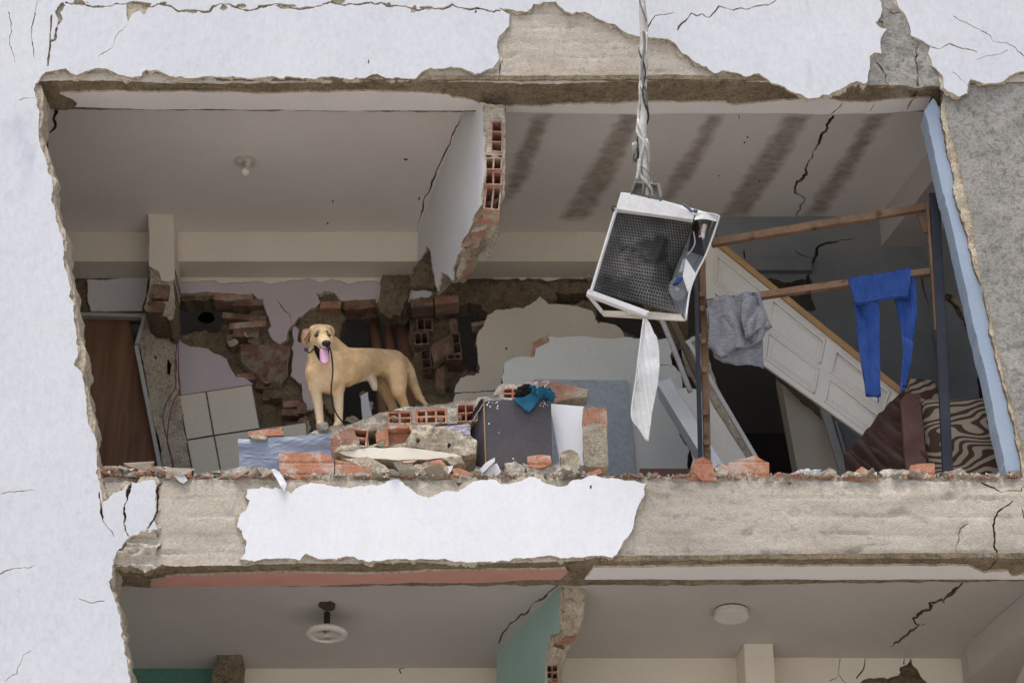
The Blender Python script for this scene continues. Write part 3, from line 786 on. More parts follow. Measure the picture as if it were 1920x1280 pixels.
slab('brown_render', FY(YB - .05), [(800, 455), (808, 476), (816, 519), (822, 540), (768, 536), (771, 515), (778, 500), (786, 486)], .05, (MD, MD), wp, (), grid=.02, disp=rough_c(.012, 9), rag=(3, 4, 44), back=True)
slab('loose_render', FY(YF + .42), [(928, 400), (938, 392), (937, 425), (930, 450), (922, 462), (920, 482), (911, 479), (906, 460), (914, 440)], .03, (MO, MO), wp, (), grid=.015, disp=rough_c(.01, 12), rag=(1.5, 4, 46), back=True)

# lower partition, teal
wt = thing('partition_wall', atz(1000, 1200, zB0 - 2.5), 'teal painted partition wall with a broken front end in the lower storey', 'wall')
face2 = [(1056, 1082), (1050, 1092), (1049, 1140), (1050, 1180), (1032, 1190), (1026, 1215), (1022, 1250), (1018, 1300), (1010, 1420), (930, 1420), (930, 1224), (985, 1150)]
A2 = [(1056, 1082), (1049, 1095), (1049, 1140), (1050, 1180), (1034, 1192), (1028, 1215), (1022, 1250), (1016, 1300), (1008, 1420)]
B2 = [(1110, 1078), (1101, 1092), (1096, 1140), (1092, 1172), (1074, 1200), (1062, 1230), (1054, 1250), (1052, 1300), (1048, 1420)]
bricks2 = [(1024, 1246, 1046, 1272, 2, 2, 0.0), (1020, 1278, 1046, 1302, 2, 2, 0.0)]
partition(wt, (1056, 1093), (932, 1222), zC0, face2, MT['teal'], A2, B2, YF, bricks2, 9, [(.40, .52, .15, .85, 0), (.55, .60, .2, .8, 1)], 1.0)

# ------------------------------------------------------------------ rear walls of the broken storey
lw = thing('rear_wall', at(500, 880, YW), 'lilac rear wall behind the dog with broken holes into the next room', 'wall')
h1 = [(320, 561), (400, 562), (436, 568), (450, 574), (475, 573), (462, 592), (425, 606), (412, 618), (395, 622), (350, 629), (316, 622)]
h2 = [(640, 580), (690, 584), (715, 590), (760, 588), (765, 578), (830, 577), (850, 568), (905, 574), (914, 585), (907, 612), (895, 625), (899, 650), (895, 695), (870, 706), (852, 740), (846, 800), (620, 800), (640, 700), (644, 650), (638, 620)]
h3 = [(1040, 545), (1104, 548), (1106, 566), (1070, 570), (1040, 566)]
h4 = [(1116, 560), (1200, 560), (1260, 640), (1200, 640), (1122, 600)]
slab('masonry', FY(YW + .03), [(120, 500), (1290, 500), (1290, 640), (1180, 760), (900, 900), (330, 900), (322, 600), (120, 560)], .14, (MD, MD), lw, [ragged(h, 4, 5, 80 + i) for i, h in enumerate((h1, h2, h3, h4))], grid=.03, disp=rough_c(.03, 6), back=True)
L1 = [(328, 500), (716, 500), (711, 563), (696, 575), (670, 561), (640, 564), (626, 548), (606, 546), (592, 550), (598, 562), (600, 568), (588, 577), (574, 586), (560, 594), (551, 607), (541, 617), (537, 637), (525, 645), (515, 640), (502, 620), (507, 605), (500, 588), (495, 572), (480, 557), (474, 550), (400, 548), (335, 550), (328, 548)]
slab('lilac_plaster', FY(YW - .015), L1, .03, (MT['lilac'], MO), lw, [crack([(520, 560), (532, 580), (544, 590), (546, 606)], 1.4, 1.4, 2, 5, 85)], rag=(2, 4, 81), grid=.1, disp=pl_wave, flare=.01)
L2 = [(546, 652), (552, 640), (548, 620), (552, 610), (560, 618), (558, 634), (560, 642), (572, 640), (610, 640), (610, 720), (600, 760), (570, 772), (567, 735), (566, 720), (546, 706), (547, 690)]
slab('lilac_plaster', FY(YW - .015), L2, .03, (MT['lilac'], MO), lw, (), rag=(1.6, 4, 82))
L3 = [(314, 634), (337, 637), (360, 650), (392, 655), (425, 672), (432, 690), (442, 707), (473, 718), (474, 728), (336, 748), (326, 700)]
slab('lilac_plaster', FY(YW - .06), L3, .05, (MT['lilac'], MO), lw, (), rag=(1.6, 4, 83), grid=.06, disp=lambda u, v: .01 * fbm(u, v, 4, 2, 2), back=True)
L4 = [(764, 520), (830, 520), (812, 548), (802, 560), (790, 556), (780, 565), (764, 566)]
slab('white_plaster', FY(YW - .012), L4, .03, (MT['white_paint'], MO), lw, (), rag=(2, 4, 84))
slab('mortar_pier', FY(YW - .07), [(718, 515), (768, 515), (764, 560), (756, 580), (752, 594), (738, 590), (728, 596), (712, 585), (711, 565)], .1, (MD, MD), lw, (), grid=.015, disp=rough_c(.016, 9), rag=(2, 4, 86), back=True)
for i, (x0, y0, x1, y1, dy) in enumerate(((401, 552, 474, 566, 0), (436, 562, 494, 574, -.02), (416, 590, 500, 601, -.03), (430, 604, 500, 615, -.05), (436, 618, 486, 633, -.07), (424, 628, 446, 644, -.03), (444, 700, 482, 713, -.03), (480, 716, 512, 730, -.03), (492, 732, 516, 752, -.02), (530, 752, 562, 764, -.03), (528, 768, 560, 780, -.04), (556, 756, 574, 776, -.05), (600, 566, 640, 580, -.02), (645, 564, 705, 580, -.02), (770, 560, 812, 575, -.02), (815, 556, 860, 570, -.03))):
    rn = random.Random(i + 900)
    bm = bmesh.new()
    c0, c1 = at(x0, y1, YW + dy), at(x1, y0, YW + dy)
    box_bm(bm, ((c0.x + c1.x) / 2, YW + dy + .06, (c0.z + c1.z) / 2), (c1.x - c0.x, .14, c1.z - c0.z), Matrix.Rotation(rn.uniform(-.12, .12), 3, 'Y'), .004)
    bm_obj('brick', bm, MT['brick_shaded'] if i % 3 else MT['brick_dusty'], lw)
bf = [(453, 645), (500, 645), (543, 648), (538, 690), (524, 715), (492, 714), (480, 700), (453, 678)]
o = slab('brick_slab', FY(YW - .1), bf, .1, (MT['brick_shaded'], MO), lw, (), rag=(1.2, 5, 87), grid=.03, disp=rough_c(.004, 9), back=True)
for i, (x, y, w, h) in enumerate(((435, 642, 14, 9), (480, 638, 20, 9), (465, 626, 10, 8), (520, 740, 16, 14), (500, 712, 15, 8), (568, 790, 12, 14), (575, 800, 10, 18), (620, 760, 18, 16), (690, 760, 14, 12), (680, 740, 10, 10), (660, 785, 16, 8), (800, 770, 30, 10))):
    slab('mortar_lump', FY(YW - .08), chip(x, y, w, h, 600 + i), .08, (MD if i % 2 else MO, MD), lw, (), grid=.02, disp=rough_c(.02, 12), back=True)
slab('white_shard', FY(YW - .1), [(676, 742), (690, 734), (700, 790), (680, 795)], .02, (MT['white_paint'],), lw, (), rag=(.6, 5, 88), back=True)
tp = [[(336, 742), (385, 735), (399, 815), (351, 823)], [(388, 734.5), (471, 722), (486, 802), (402, 814.5)], [(351.5, 826), (400, 818), (414, 892), (364, 892)], [(403, 817.5), (487, 805), (497, 892), (417, 892)], [(490, 804.5), (573, 792.5), (580, 892), (500, 892)]]
for q in tp:
    slab('tile', FY(YW - .1), [q[3], q[2], q[1], q[0]], .014, (MT['cream'], MT['mortar_dark']), lw, (), back=True)
slab('tile_bed', FY(YW - .088), [(334, 741), (474, 720), (488, 800), (575, 789), (584, 892), (362, 892)], .03, (MD, MO), lw, ())

# next room seen through the holes
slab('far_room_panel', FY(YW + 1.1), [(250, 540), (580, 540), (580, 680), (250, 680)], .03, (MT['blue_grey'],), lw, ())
hl = thing('hanging_lamp', at(387, 590, YW + .6), 'small dark hanging lamp seen through the hole beside the door', 'lamp')
c0 = at(387, 594, YW + .6)
bm = bmesh.new()
bmesh.ops.create_cone(bm, cap_ends=True, segments=20, radius1=.058, radius2=.045, depth=.028, matrix=Matrix.Translation(c0))
MT['black'] = M('black_plastic', (.012, .012, .013), (.02, .02, .022), 5, .5, .1, 40)
bm_obj('shade', bm, MT['black'], hl)
tube('stem', [c0, c0 + Vector((0, 0, -.05))], .01, MT['black'], hl)
tube('hanging_rod', [c0, c0 + Vector((0, 0, .5))], .005, MT['black'], hl)

# three clay pipes in the shaft
MT['pipe'] = M('clay_pipe', (.30, .15, .10), (.38, .20, .14), 6, .7, .2, 40)
for i, (xa, xb2, r, lab) in enumerate(((697, 712, 11, 'leftmost of the three brown clay pipes in the wall shaft'), (725, 736, 10, 'middle of the three brown clay pipes in the wall shaft'), (750, 768, 15.5, 'rightmost and thickest of the three clay pipes in the wall shaft'))):
    o = tube('clay_pipe', [at(xa - 4, 540, YW + .5), at(xa, 590, YW + .48), at(xb2, 690, YW + .42), at(xb2 + 8, 800, YW + .36)], r / 300, MT['pipe'], None, 18)
    tag(o, lab, 'pipe', 'clay pipes in the shaft')
# brickwork hanging in the shaft
sh = thing('broken_brickwork', at(820, 760, YW + .2), 'mass of broken hollow brickwork hanging in the wall hole behind the tail', 'brickwork')
slab('mortar_mass', FY(YW + .22), [(770, 585), (800, 580), (836, 590), (850, 585), (858, 640), (876, 690), (870, 760), (840, 800), (775, 800), (780, 740), (772, 680)], .1, (MD, MD), sh, [[(783, 598), (812, 598), (812, 618), (783, 618)], [(776, 625), (800, 625), (800, 645), (776, 645)], [(846, 625), (860, 625), (866, 660), (838, 660)]], grid=.02, disp=rough_c(.035, 7), rag=(4, 5, 89), back=True)
for i, (x0, y0, x1, y1, nx, ny, dy, tl) in enumerate(((776, 622, 804, 646, 2, 1, .14, -.05), (780, 596, 812, 620, 2, 1, .16, 0), (848, 624, 864, 662, 1, 2, .06, -.12), (790, 655, 808, 690, 1, 2, .08, -.1), (838, 662, 866, 674, 2, 1, .05, -.05))):
    px_block('hollow_brick', x0, y0, x1, y1, YW + dy, .2, sh, nx, ny, MT['brick_shaded'], .1, tl)
for i, (q, dy) in enumerate((([(806, 648), (848, 626), (850, 660), (838, 664), (812, 682)], .1), ([(818, 690), (832, 686), (834, 730), (818, 726)], .08), ([(842, 600), (855, 596), (856, 622), (846, 622)], .1), ([(884, 605), (912, 600), (912, 609), (886, 613)], .02))):
    slab('brick_face', FY(YW + dy), q, .08, (MT['brick_shaded'] if i < 3 else MT['brick_dusty'], MO), sh, (), rag=(1.2, 4, 90 + i), grid=.03, disp=rough_c(.004, 9), back=True)

cw = thing('rear_wall', at(1030, 890, YW), 'cream wall fragment with a peaked broken top left of the hanging unit', 'wall')
CWp = [(914, 591), (927, 582), (964, 577), (996, 570), (1013, 555), (1027, 570), (1064, 572), (1111, 584), (1121, 606), (1146, 608), (1168, 622), (1180, 640), (1180, 900), (846, 900), (850, 752), (852, 732), (863, 708), (887, 704), (899, 698), (900, 688), (896, 669), (896, 625)]
slab('cream_plaster', FY(YW - .05), CWp, .06, (MT['cream'], MD), cw, [crack([(851, 737), (900, 734), (945, 731)], 2.2, 2, .6, 5, 95), chip(949, 653, 3.4, 3.6, 96)], rag=(2.2, 4, 93), grid=.1, disp=pl_wave, flare=.02, back=True)

YG = YW - .75
gw = thing('low_wall', at(1110, 890, YG), 'pale grey wall remnant with a stepped broken top behind the cabinet', 'wall')
GWp = [(946, 678), (961, 672), (1002, 669), (1005, 653), (1030, 642), (1026, 631), (1067, 631), (1130, 634), (1196, 634), (1249, 634), (1260, 653), (1260, 684), (1277, 700), (1281, 735), (1262, 742), (1274, 816), (1292, 847), (1289, 878), (1289, 905), (944, 905), (943, 716)]
slab('grey_plaster', FY(YG), GWp, .09, (MT['grey_wall'], MD), gw, [crack([(1200, 690), (1240, 684), (1262, 688)], 1.2, 1.2, 1, 5, 98)], rag=(1.8, 4, 97), grid=.1, disp=pl_wave, flare=.02, back=True)
slab('brick_edge', FY(YG + .01), [(998, 642), (1030, 628), (1034, 640), (1010, 655), (1006, 672), (998, 668)], .08, (MT['brick_dusty'],), gw, (), rag=(1.5, 4, 99), back=True)
bo = slab('painted_board', FY(YG - .03), [(1000, 711), (1176, 713), (1192, 890), (1000, 890)], .018, (M('blue_grey_board', (.40, .44, .46), (.45, .49, .51), 2, .7, .1, 30), MT['grey_wall']), None, (), rag=(.6, 8, 101), back=True)
tag(bo, 'flat blue-grey board leaning on the pale wall behind the upright brick', 'board')

# ------------------------------------------------------------------ left doorway
dw = thing('door_wall', at(200, 880, YW), 'white wall strip over the brown door at the far left', 'wall')
slab('white_plaster', FY(YW - .02), [(163, 524), (278, 520), (272, 560), (266, 583), (172, 584), (166, 570), (165, 545)], .05, (MT['white_paint'], MO), dw, (), rag=(1.4, 4, 102), back=True)
slab('bare_render', FY(YW + .01), [(110, 505), (290, 505), (290, 600), (110, 600)], .06, (MD,), dw, (), grid=.03, disp=rough_c(.008, 8), back=True)
MT['door_wood'] = M('brown_door_wood', (.19, .10, .055), (.29, .16, .088), 3.0, .55, .1, 25, (9, 9, .7), fine=.2)
MT['frame_white'] = M('old_white_frame', (.46, .45, .43), (.58, .57, .55), 5, .7, .2, 40, fine=.15)
dr = thing('door', at(230, 890, YW - .05), 'closed brown wooden door leaning in its frame at the left', 'door')
patch('door_leaf', [at(182, 920, YW - .05), at(312, 920, YW - .05), at(240, 597, YW - .05), at(140, 597, YW - .05)], 12, 24, MT['door_wood'], dr, lambda s, t: .004 * noise.noise(Vector((s * 2, t * 3, 0))), .035)
bar('frame_head', at(135, 591, YW - .09), at(275, 595, YW - .09), .026, .05, MT['frame_white'], dr)
bar('frame_jamb', at(272, 596, YW - .12), at(257, 648, YW - .12), .026, .05, MT['frame_white'], dr)
bar('frame_jamb', at(256, 650, YW - .12), at(306, 905, YW - .12), .026, .05, MT['frame_white'], dr)
cp = thing('broken_pillar', at(320, 890, YW - .15), 'leaning tan pillar stripped to rough mortar beside the brown door', 'pillar')
slab('mortar_shaft', FY(YW - .13), [(268, 600), (290, 592), (316, 602), (320, 640), (330, 690), (340, 760), (350, 830), (362, 905), (308, 905), (290, 800), (270, 690), (258, 645)], .14, (MO, MD), cp, [chip(292, 672, 3, 5, 104), chip(316, 690, 5, 20, 105), chip(312, 630, 4, 9, 106)], rag=(2.2, 4, 103), grid=.014, disp=rough_c(.022, 7), back=True)
for i, (x0, y0, x1, y1, tl) in enumerate(((284, 536, 318, 562, .04), (276, 567, 308, 588, .06))):
    bm = bmesh.new()
    c0, c1 = at(x0, y1, YP), at(x1, y0, YP)
    box_bm(bm, ((c0.x + c1.x) / 2, YP + .03, (c0.z + c1.z) / 2), (c1.x - c0.x, .1, c1.z - c0.z), Matrix.Rotation(tl, 3, 'Y'), .004)
    bm_obj('brick', bm, MT['brick_shaded'], cp)
MT['wire_red'] = M('red_wire', (.32, .05, .045), (.38, .07, .06), 4, .5, 0)
MT['wire_blue'] = M('blue_wire', (.08, .10, .16), (.11, .13, .2), 4, .5, 0)
o = tube('wire', [at(334, 640, YW - .3), at(335, 700, YW - .3), at(337, 728, YW - .3), at(326, 752, YW - .3), at(318, 780, YW - .3), at(314, 830, YW - .3), at(325, 870, YW - .3), at(324, 900, YW - .3)], .0035, MT['wire_red'], None, 6, 6)
tag(o, 'thin red wire dangling down the stripped pillar', 'wire')
o = tube('wire', [at(332, 640, YW - .3), at(328, 690, YW - .3), at(329, 725, YW - .3), at(312, 755, YW - .3), at(306, 790, YW - .3), at(320, 850, YW - .3), at(328, 905, YW - .3)], .0035, MT['wire_blue'], None, 6, 6)
tag(o, 'thin dark blue wire dangling beside the red wire', 'wire')

# ------------------------------------------------------------------ right-hand room
q0, q1 = atz(1653, 462, zB1), atz(1747, 340, zB1)
YR = q0.y
dq = (q1 - q0)
q2 = q0 + dq * ((YF - q0.y) / dq.y)
sbm = bmesh.new()
side = thing('right_room_wall', at(1640, 890, YR), 'cracked blue-grey rear wall behind the fallen white door', 'wall')
V = [q0, q2, q2 + Vector((.75, 0, 0)), q0 + Vector((.75, 0, 0))]
quad_prism('side_beam', V, (0, 0, zC1 - zB1 + .02), MT['ceiling'], B)
RW = [(1345, 395), (1760, 395), (1800, 905), (1590, 905), (1548, 775), (1462, 700), (1430, 640), (1390, 575), (1345, 530)]
hr = [ragged([(1426, 527), (1445, 521), (1470, 530), (1500, 524), (1516, 517), (1522, 548), (1530, 580), (1500, 590), (1470, 560), (1440, 545)], 2.5, 4, 111), crack([(1514, 520), (1524, 494), (1533, 464), (1560, 455), (1575, 450), (1602, 447)], 7, 1.5, 2.5, 5, 112, False), crack([(1488, 465), (1505, 478), (1525, 490)], 1.6, 1.6, 2, 5, 113), crack([(1395, 470), (1397, 490), (1400, 500)], 2, 1.5, 1.5, 5, 114), crack([(1725, 510), (1740, 570), (1752, 640), (1762, 690)], 2.5, 3, 1.5, 5, 115)]
slab('blue_grey_plaster', FY(YR), RW, .1, (MT['blue_grey'], MD), side, hr, rag=(1.6, 5, 110), grid=.1, disp=pl_wave, back=True)
bar('lintel', at(1385, 500, YR - .02), at(1522, 500, YR - .02), .085, .06, MT['blue_grey'], side)
# wall at the far right, running towards the column
rwall = thing('right_side_wall', atz(1790, 700, zF1), 'dark blue-grey side wall with a jagged bare patch by the right column', 'wall')
g0, g1 = at(1722, 480, YR - .01), at(1800, 480, YF + .05)
plr = PV(g0, g1)
if plr.N.y > 0 or plr.N.x > 0: plr = Plane(plr.O, plr.U, plr.V, Vector((-abs(plr.N.x), -abs(plr.N.y), 0)))
pr = Plane(at(1745, 560, YR - .02), Vector((.42, -.9, 0)), (0, 0, 1), Vector((-.9, -.42, 0)))
slab('blue_grey_plaster', pr, [(1716, 440), (1775, 395), (1800, 420), (1925, 905), (1800, 905), (1760, 680), (1722, 500)], .06, (MT['blue_grey'], MD), rwall, [ragged([(1772, 548), (1782, 552), (1800, 565), (1815, 600), (1826, 636), (1812, 622), (1798, 596), (1786, 572), (1770, 560)], 2, 4, 121), crack([(1775, 400), (1760, 412), (1754, 450)], 6, 4, 2, 5, 122)], rag=(1.2, 5, 120), back=True)
slab('bare_render', Plane(pr.O - pr.N * .05, pr.U, pr.V, pr.N), [(1740, 520), (1840, 520), (1860, 660), (1760, 660)], .02, (MO,), rwall, (), grid=.02, disp=rough_c(.01, 9))
# dark cream jamb wall between doorway and fallen door
jw = thing('jamb_wall', at(1530, 890, YR + .05), 'dim cream wall piece between the dark doorway and the sofa', 'wall')
slab('cream_plaster', FY(YR + .12), [(1460, 690), (1545, 690), (1600, 905), (1500, 905)], .2, (MT['cream'], MT['cream']), jw, (), back=True)
bar('door_jamb', at(1545, 765, YR - .05), at(1590, 915, YR - .05), .05, .04, MT['frame_white'], jw)
bar('door_jamb', at(1566, 790, YR - .02), at(1600, 905, YR - .02), .018, .03, MT['frame_white'], jw)

# lower storey rear walls
YL = atz(650, 1252, zC0).y
lo = thing('lower_rear_wall', at(680, 1300, YL), 'cream rear wall of the lower left room', 'wall')
slab('cream_plaster', FY(YL), [(440, 1215), (1000, 1215), (1000, 1420), (440, 1420)], .05, (MT['cream'], MD), lo, [crack([(752, 1262), (748, 1254), (758, 1252)], 3, 2, 1, 4, 131)], grid=.15, disp=pl_wave)
lt = thing('lower_rear_wall', at(320, 1300, YL), 'dark green rear wall at the lower left', 'wall')
slab('green_plaster', FY(YL), [(180, 1222), (425, 1222), (425, 1420), (180, 1420)], .05, (M('green_paint', (.10, .24, .19), (.13, .29, .23), 2, .75, .1, 30), MD), lt, (), grid=.15, disp=pl_wave)
lp = thing('lower_pillar', at(428, 1300, YL - .2), 'stained brown pillar stub under the lower left ceiling', 'pillar')
slab('rough_render', FY(atz(428, 1226, zC0).y), [(404, 1215), (455, 1215), (452, 1250), (448, 1300), (450, 1420), (402, 1420), (398, 1260), (408, 1240)], .3, (MD, MD), lp, (), grid=.02, disp=rough_c(.01, 8), rag=(1.6, 4, 132), back=True)
YL2 = atz(1250, 1233, zC0).y
lr = thing('lower_rear_wall', at(1500, 1300, YL2), 'cracked cream rear wall of the lower right room', 'wall')
slab('cream_plaster', FY(YL2), [(1040, 1190), (1830, 1190), (1830, 1420), (1040, 1420)], .05, (MT['cream'], MD), lr, [ragged([(1608, 1284), (1630, 1270), (1684, 1266), (1688, 1250), (1706, 1237), (1722, 1258), (1736, 1290), (1730, 1420), (1600, 1420)], 2.5, 4, 133), crack([(1622, 1224), (1620, 1250), (1606, 1272)], 2.2, 1.8, 1.5, 5, 134), crack([(1574, 1225), (1572, 1262), (1555, 1276)], 1.5, 1.4, 1.5, 5, 135), crack([(1686, 1218), (1696, 1232), (1695, 1245)], 3, 2.5, 1.5, 5, 136), crack([(1705, 1216), (1710, 1240)], 3.5, 4, 1.5, 5, 137), crack([(1720, 1260), (1742, 1286)], 3, 2, 1.5, 5, 138), crack([(1572, 1262), (1590, 1284)], 1.4, 1.4, 1.5, 5, 139)], grid=.15, disp=pl_wave)
slab('bare_render', FY(YL2 + .05), [(1560, 1225), (1760, 1225), (1760, 1420), (1560, 1420)], .03, (MD,), lr, (), grid=.02, disp=rough_c(.03, 7))
YQ = atz(1420, 1206, zC0).y
lp2 = thing('lower_pillar', at(1420, 1300, YQ), 'cream square pillar under the lower right ceiling', 'pillar')
pb = [atz(1395, 1206, zC0), atz(1449, 1206, zC0)]
quad_prism('shaft', [pb[0], pb[1], pb[1] + Vector((0, YL2 - YQ, 0)), pb[0] + Vector((-.03, YL2 - YQ, 0))], (0, 0, -2.6), MT['cream'], lp2)
e0, e1 = atz(1812, 1207, zC0), atz(1925, 1108, zC0)
de = e1 - e0
e2 = e0 + de * ((YF - e0.y) / de.y)
quad_prism('side_beam', [e0 + Vector((0, .2, 0)), e0, e2, e2 + Vector((.9, 0, 0)), e0 + Vector((.9, .2, 0))], (0, 0, -.21), MT['ceiling'], B)
solid_box('lower_side_wall', (e0.x + .28, YF, zB0 - 2.55), (e0.x + .4, YEND, zC0 - .2), MT['cream'], B)

# ------------------------------------------------------------------ lamps on the ceilings
def cyl(name, c, r, h, mat, parent, r2=None, seg=28, axis=(0, 0, 1), bevel=0.0):
    bm = bmesh.new()
    R = Vector((0, 0, 1)).rotation_difference(Vector(axis)).to_matrix().to_4x4()
    bmesh.ops.create_cone(bm, cap_ends=True, segments=seg, radius1=r, radius2=r if r2 is None else r2, depth=h, matrix=Matrix.Translation(Vector(c)) @ R)
    if bevel: bmesh.ops.bevel(bm, geom=list(bm.edges), offset=bevel, segments=2, affect='EDGES')
    return bm_obj(name, bm, mat, parent, smooth=False)
MT['old_white'] = M('aged_white_plastic', (.68, .65, .58), (.75, .72, .65), 6, .45, .05, 40)
MT['bulb'] = M('frosted_bulb', (.76, .74, .66), (.8, .78, .7), 6, .3, 0, 40)
c0 = atz(461, 298, zC1)
bl = thing('bulb_holder', c0, 'bare bulb in a tilted holder on a round ceiling rose', 'lamp')
cyl('ceiling_rose', c0 - Vector((0, 0, .012)), .062, .02, MT['old_white'], bl, .05, bevel=.003)
ax = Vector((-.08, -.2, -1)).normalized()
cyl('socket', c0 + ax * .05 + Vector((.02, 0, 0)), .019, .05, MT['old_white'], bl, axis=ax)
bm = bmesh.new()
bmesh.ops.create_uvsphere(bm, u_segments=20, v_segments=14, radius=.03)
R = Vector((0, 0, 1)).rotation_difference(ax).to_matrix()
for v in bm.verts:
    k = 1.35 if v.co.z < 0 else 1.0
    p = Vector((v.co.x, v.co.y, v.co.z * k))
    if p.z < 0: p.x *= 1 - .45 * (-p.z / .04); p.y *= 1 - .45 * (-p.z / .04)
    v.co = R @ p + c0 + ax * .118 + Vector((.012, 0, 0))
bm_obj('bulb', bm, MT['bulb'], bl, True)
c0 = atz(614, 1142, zC0)
fl = thing('fan_lamp', c0, 'round white fan lamp hanging under the lower left ceiling', 'lamp')
MT['rust'] = M('rusty_bracket', (.05, .035, .025), (.12, .075, .05), 14, .9, .5, 60)
slab('rusty_base', CZ(zC0 - .03), chip(614, 1139, 21, 7, 205), .028, (MT['rust'],), fl, (), grid=.012, disp=rough_c(.012, 20), back=True)
tube('stem', [c0 - Vector((0, 0, .02)), c0 - Vector((0, .01, .10))], .018, MT['rust'], fl)
fc = c0 - Vector((0, .01, .15))
bm = bmesh.new()
N = 40
prof = [(.112, .012), (.122, .0), (.114, -.016), (.084, -.020), (.078, -.012), (.078, .01)]
rings = [[bm.verts.new(fc + Vector((r * math.cos(6.28318 * i / N), r * math.sin(6.28318 * i / N), z))) for i in range(N)] for r, z in prof]
for a in range(len(rings)):
    b2 = (a + 1) % len(rings)
    for i in range(N):
        bm.faces.new((rings[a][i], rings[a][(i + 1) % N], rings[b2][(i + 1) % N], rings[b2][i]))
bm_obj('ring', bm, MT['old_white'], fl, True)
cyl('hub', fc - Vector((0, 0, .014)), .016, .016, MT['old_white'], fl, bevel=.003)
gb = cyl('grille_back', fc + Vector((0, 0, .004)), .08, .004, MT['black'], fl)
for i in range(30):
    t = 6.28318 * i / 30
    a, b2 = fc + Vector((.015 * math.cos(t), .015 * math.sin(t), -.012)), fc + Vector((.079 * math.cos(t + .35), .079 * math.sin(t + .35), -.010))
    bar('blade', a, b2, .0030, .006, MT['old_white'], gb, up=(0, 0, 1), bevel=0)
c0 = atz(1371, 1142, zC0)
rl = thing('round_ceiling_lamp', c0, 'flat round white lamp on the lower right ceiling', 'lamp')
cyl('base', c0 - Vector((0, 0, .004)), .088, .012, MT['rust'], rl, seg=40)
cyl('diffuser', c0 - Vector((0, 0, .03)), .098, .042, MT['old_white'], rl, seg=44, bevel=.004)
# bits stuck to the ceilings
for i, (x, y, w, h, z) in enumerate(((760, 300, 6, 1.8, zC1), (624, 378, 1.5, 4, zC1), (614, 419, 2, 2.5, zC1), (786, 373, 2, 4, zC1), (1386, 220, 1, 5, zC1), (1402, 258, 2, 2, zC1), (1396, 268, 2, 2, zC1), (1348, 330, 2, 2, zC1), (1424, 340, 2, 2, zC1))):
    slab('ceiling_hole', CZ(z - .003), chip(x, y, w, h, 300 + i), .003, (MT['rust'],), B, ())
def blob(name, px, py, Y, rx, ry, rz, mat, parent, seed, amp=.3, f=2.2, n=3, flat=None, rot=0.0):
    bm = bmesh.new()
    bmesh.ops.create_icosphere(bm, subdivisions=n, radius=1.0)
    c = at(px, py, Y)
    R = Matrix.Rotation(rot, 3, 'Y')
    for v in bm.verts:
        d = v.co.normalized()
        k = 1 + amp * noise.fractal(d * f + Vector((seed * 3.7, 0, 0)), 1, 2, 4)
        p = Vector((d.x * rx, d.y * ry, d.z * rz)) * k
        v.co = R @ p + c
    return bm_obj(name, bm, mat, parent, True)
# ------------------------------------------------------------------ furniture and wreckage on the broken floor
YM = .22
MT['plastic_wrap'] = M('blue_grey_wrapped_plastic', (.19, .225, .30), (.29, .33, .42), 5, .38, .35, 30, (1.0, 1, 4), fine=.25, spec=.5, c3=(.44, .47, .52), t3=.66, s3=14)
mt = thing('wrapped_mattress', at(540, 880, YM), 'mattress wrapped in shiny blue-grey plastic under the brick slab', 'mattress')
def wrink(s, t):
    return .012 * noise.noise(Vector((s * 1.5, t * 3 + s, 1))) + .004 * abs(noise.noise(Vector((s * 7, t * 9 - s * 9, 4)))) + .002 * noise.noise(Vector((s * 6, t * 30 + s * 14, 9)))
patch('wrapped_side', [at(450, 892, YM), at(640, 892, YM), at(640, 812, YM), at(446, 822, YM)], 60, 40, MT['plastic_wrap'], mt, wrink, .0)
a = [at(446, 822, YM), at(640, 812, YM)]
patch('wrapped_top', [a[0], a[1], a[1] + Vector((0, .6, .0)), a[0] + Vector((0, .6, .0))], 40, 30, MT['plastic_wrap'], mt, lambda s, t: 0.0)
patch('wrapped_end', [at(450, 892, YM) + Vector((0, .6, 0)), at(450, 892, YM), a[0], a[0] + Vector((0, .6, 0))], 20, 20, MT['plastic_wrap'], mt, lambda s, t: 0.0)

# long slab of broken wall that the dog stands on
YS = .32
ws = thing('fallen_wall_slab', at(730, 800, YS), 'long slab of broken hollow-brick wall lying under the dog', 'rubble')
top = [(574, 812), (600, 806), (618, 799), (640, 797), (667, 793), (696, 779), (745, 766), (790, 761), (826, 757), (899, 744), (935, 738)]
bot = [(935, 770), (900, 790), (873, 794), (816, 800), (758, 799), (680, 806), (640, 812), (600, 817)]
bl3 = [(727, 771, 772, 795, 2, 2), (779, 766, 838, 795, 3, 2), (857, 757, 890, 790, 2, 2)]
MT['slab_grey'] = M('grey_tan_mortar', (.54, .485, .40), (.68, .62, .53), 6, .95, .8, 55, fine=.25, bdist=.018, speck=(.4, 65))
wse = slab('mortar_edge', FY(YS), top + bot, .1, (MT['slab_grey'], MO), ws, [[(x0, y0), (x1, y0), (x1, y1), (x0, y1)] for x0, y0, x1, y1, _, _ in bl3], grid=.009, disp=lambda u, v: .022 * fbm(u, v, 3.3, 5, 9) + .005 * fbm(u, v, 1, 3, 34), rag=(1.8, 4, 201), flare=.01)
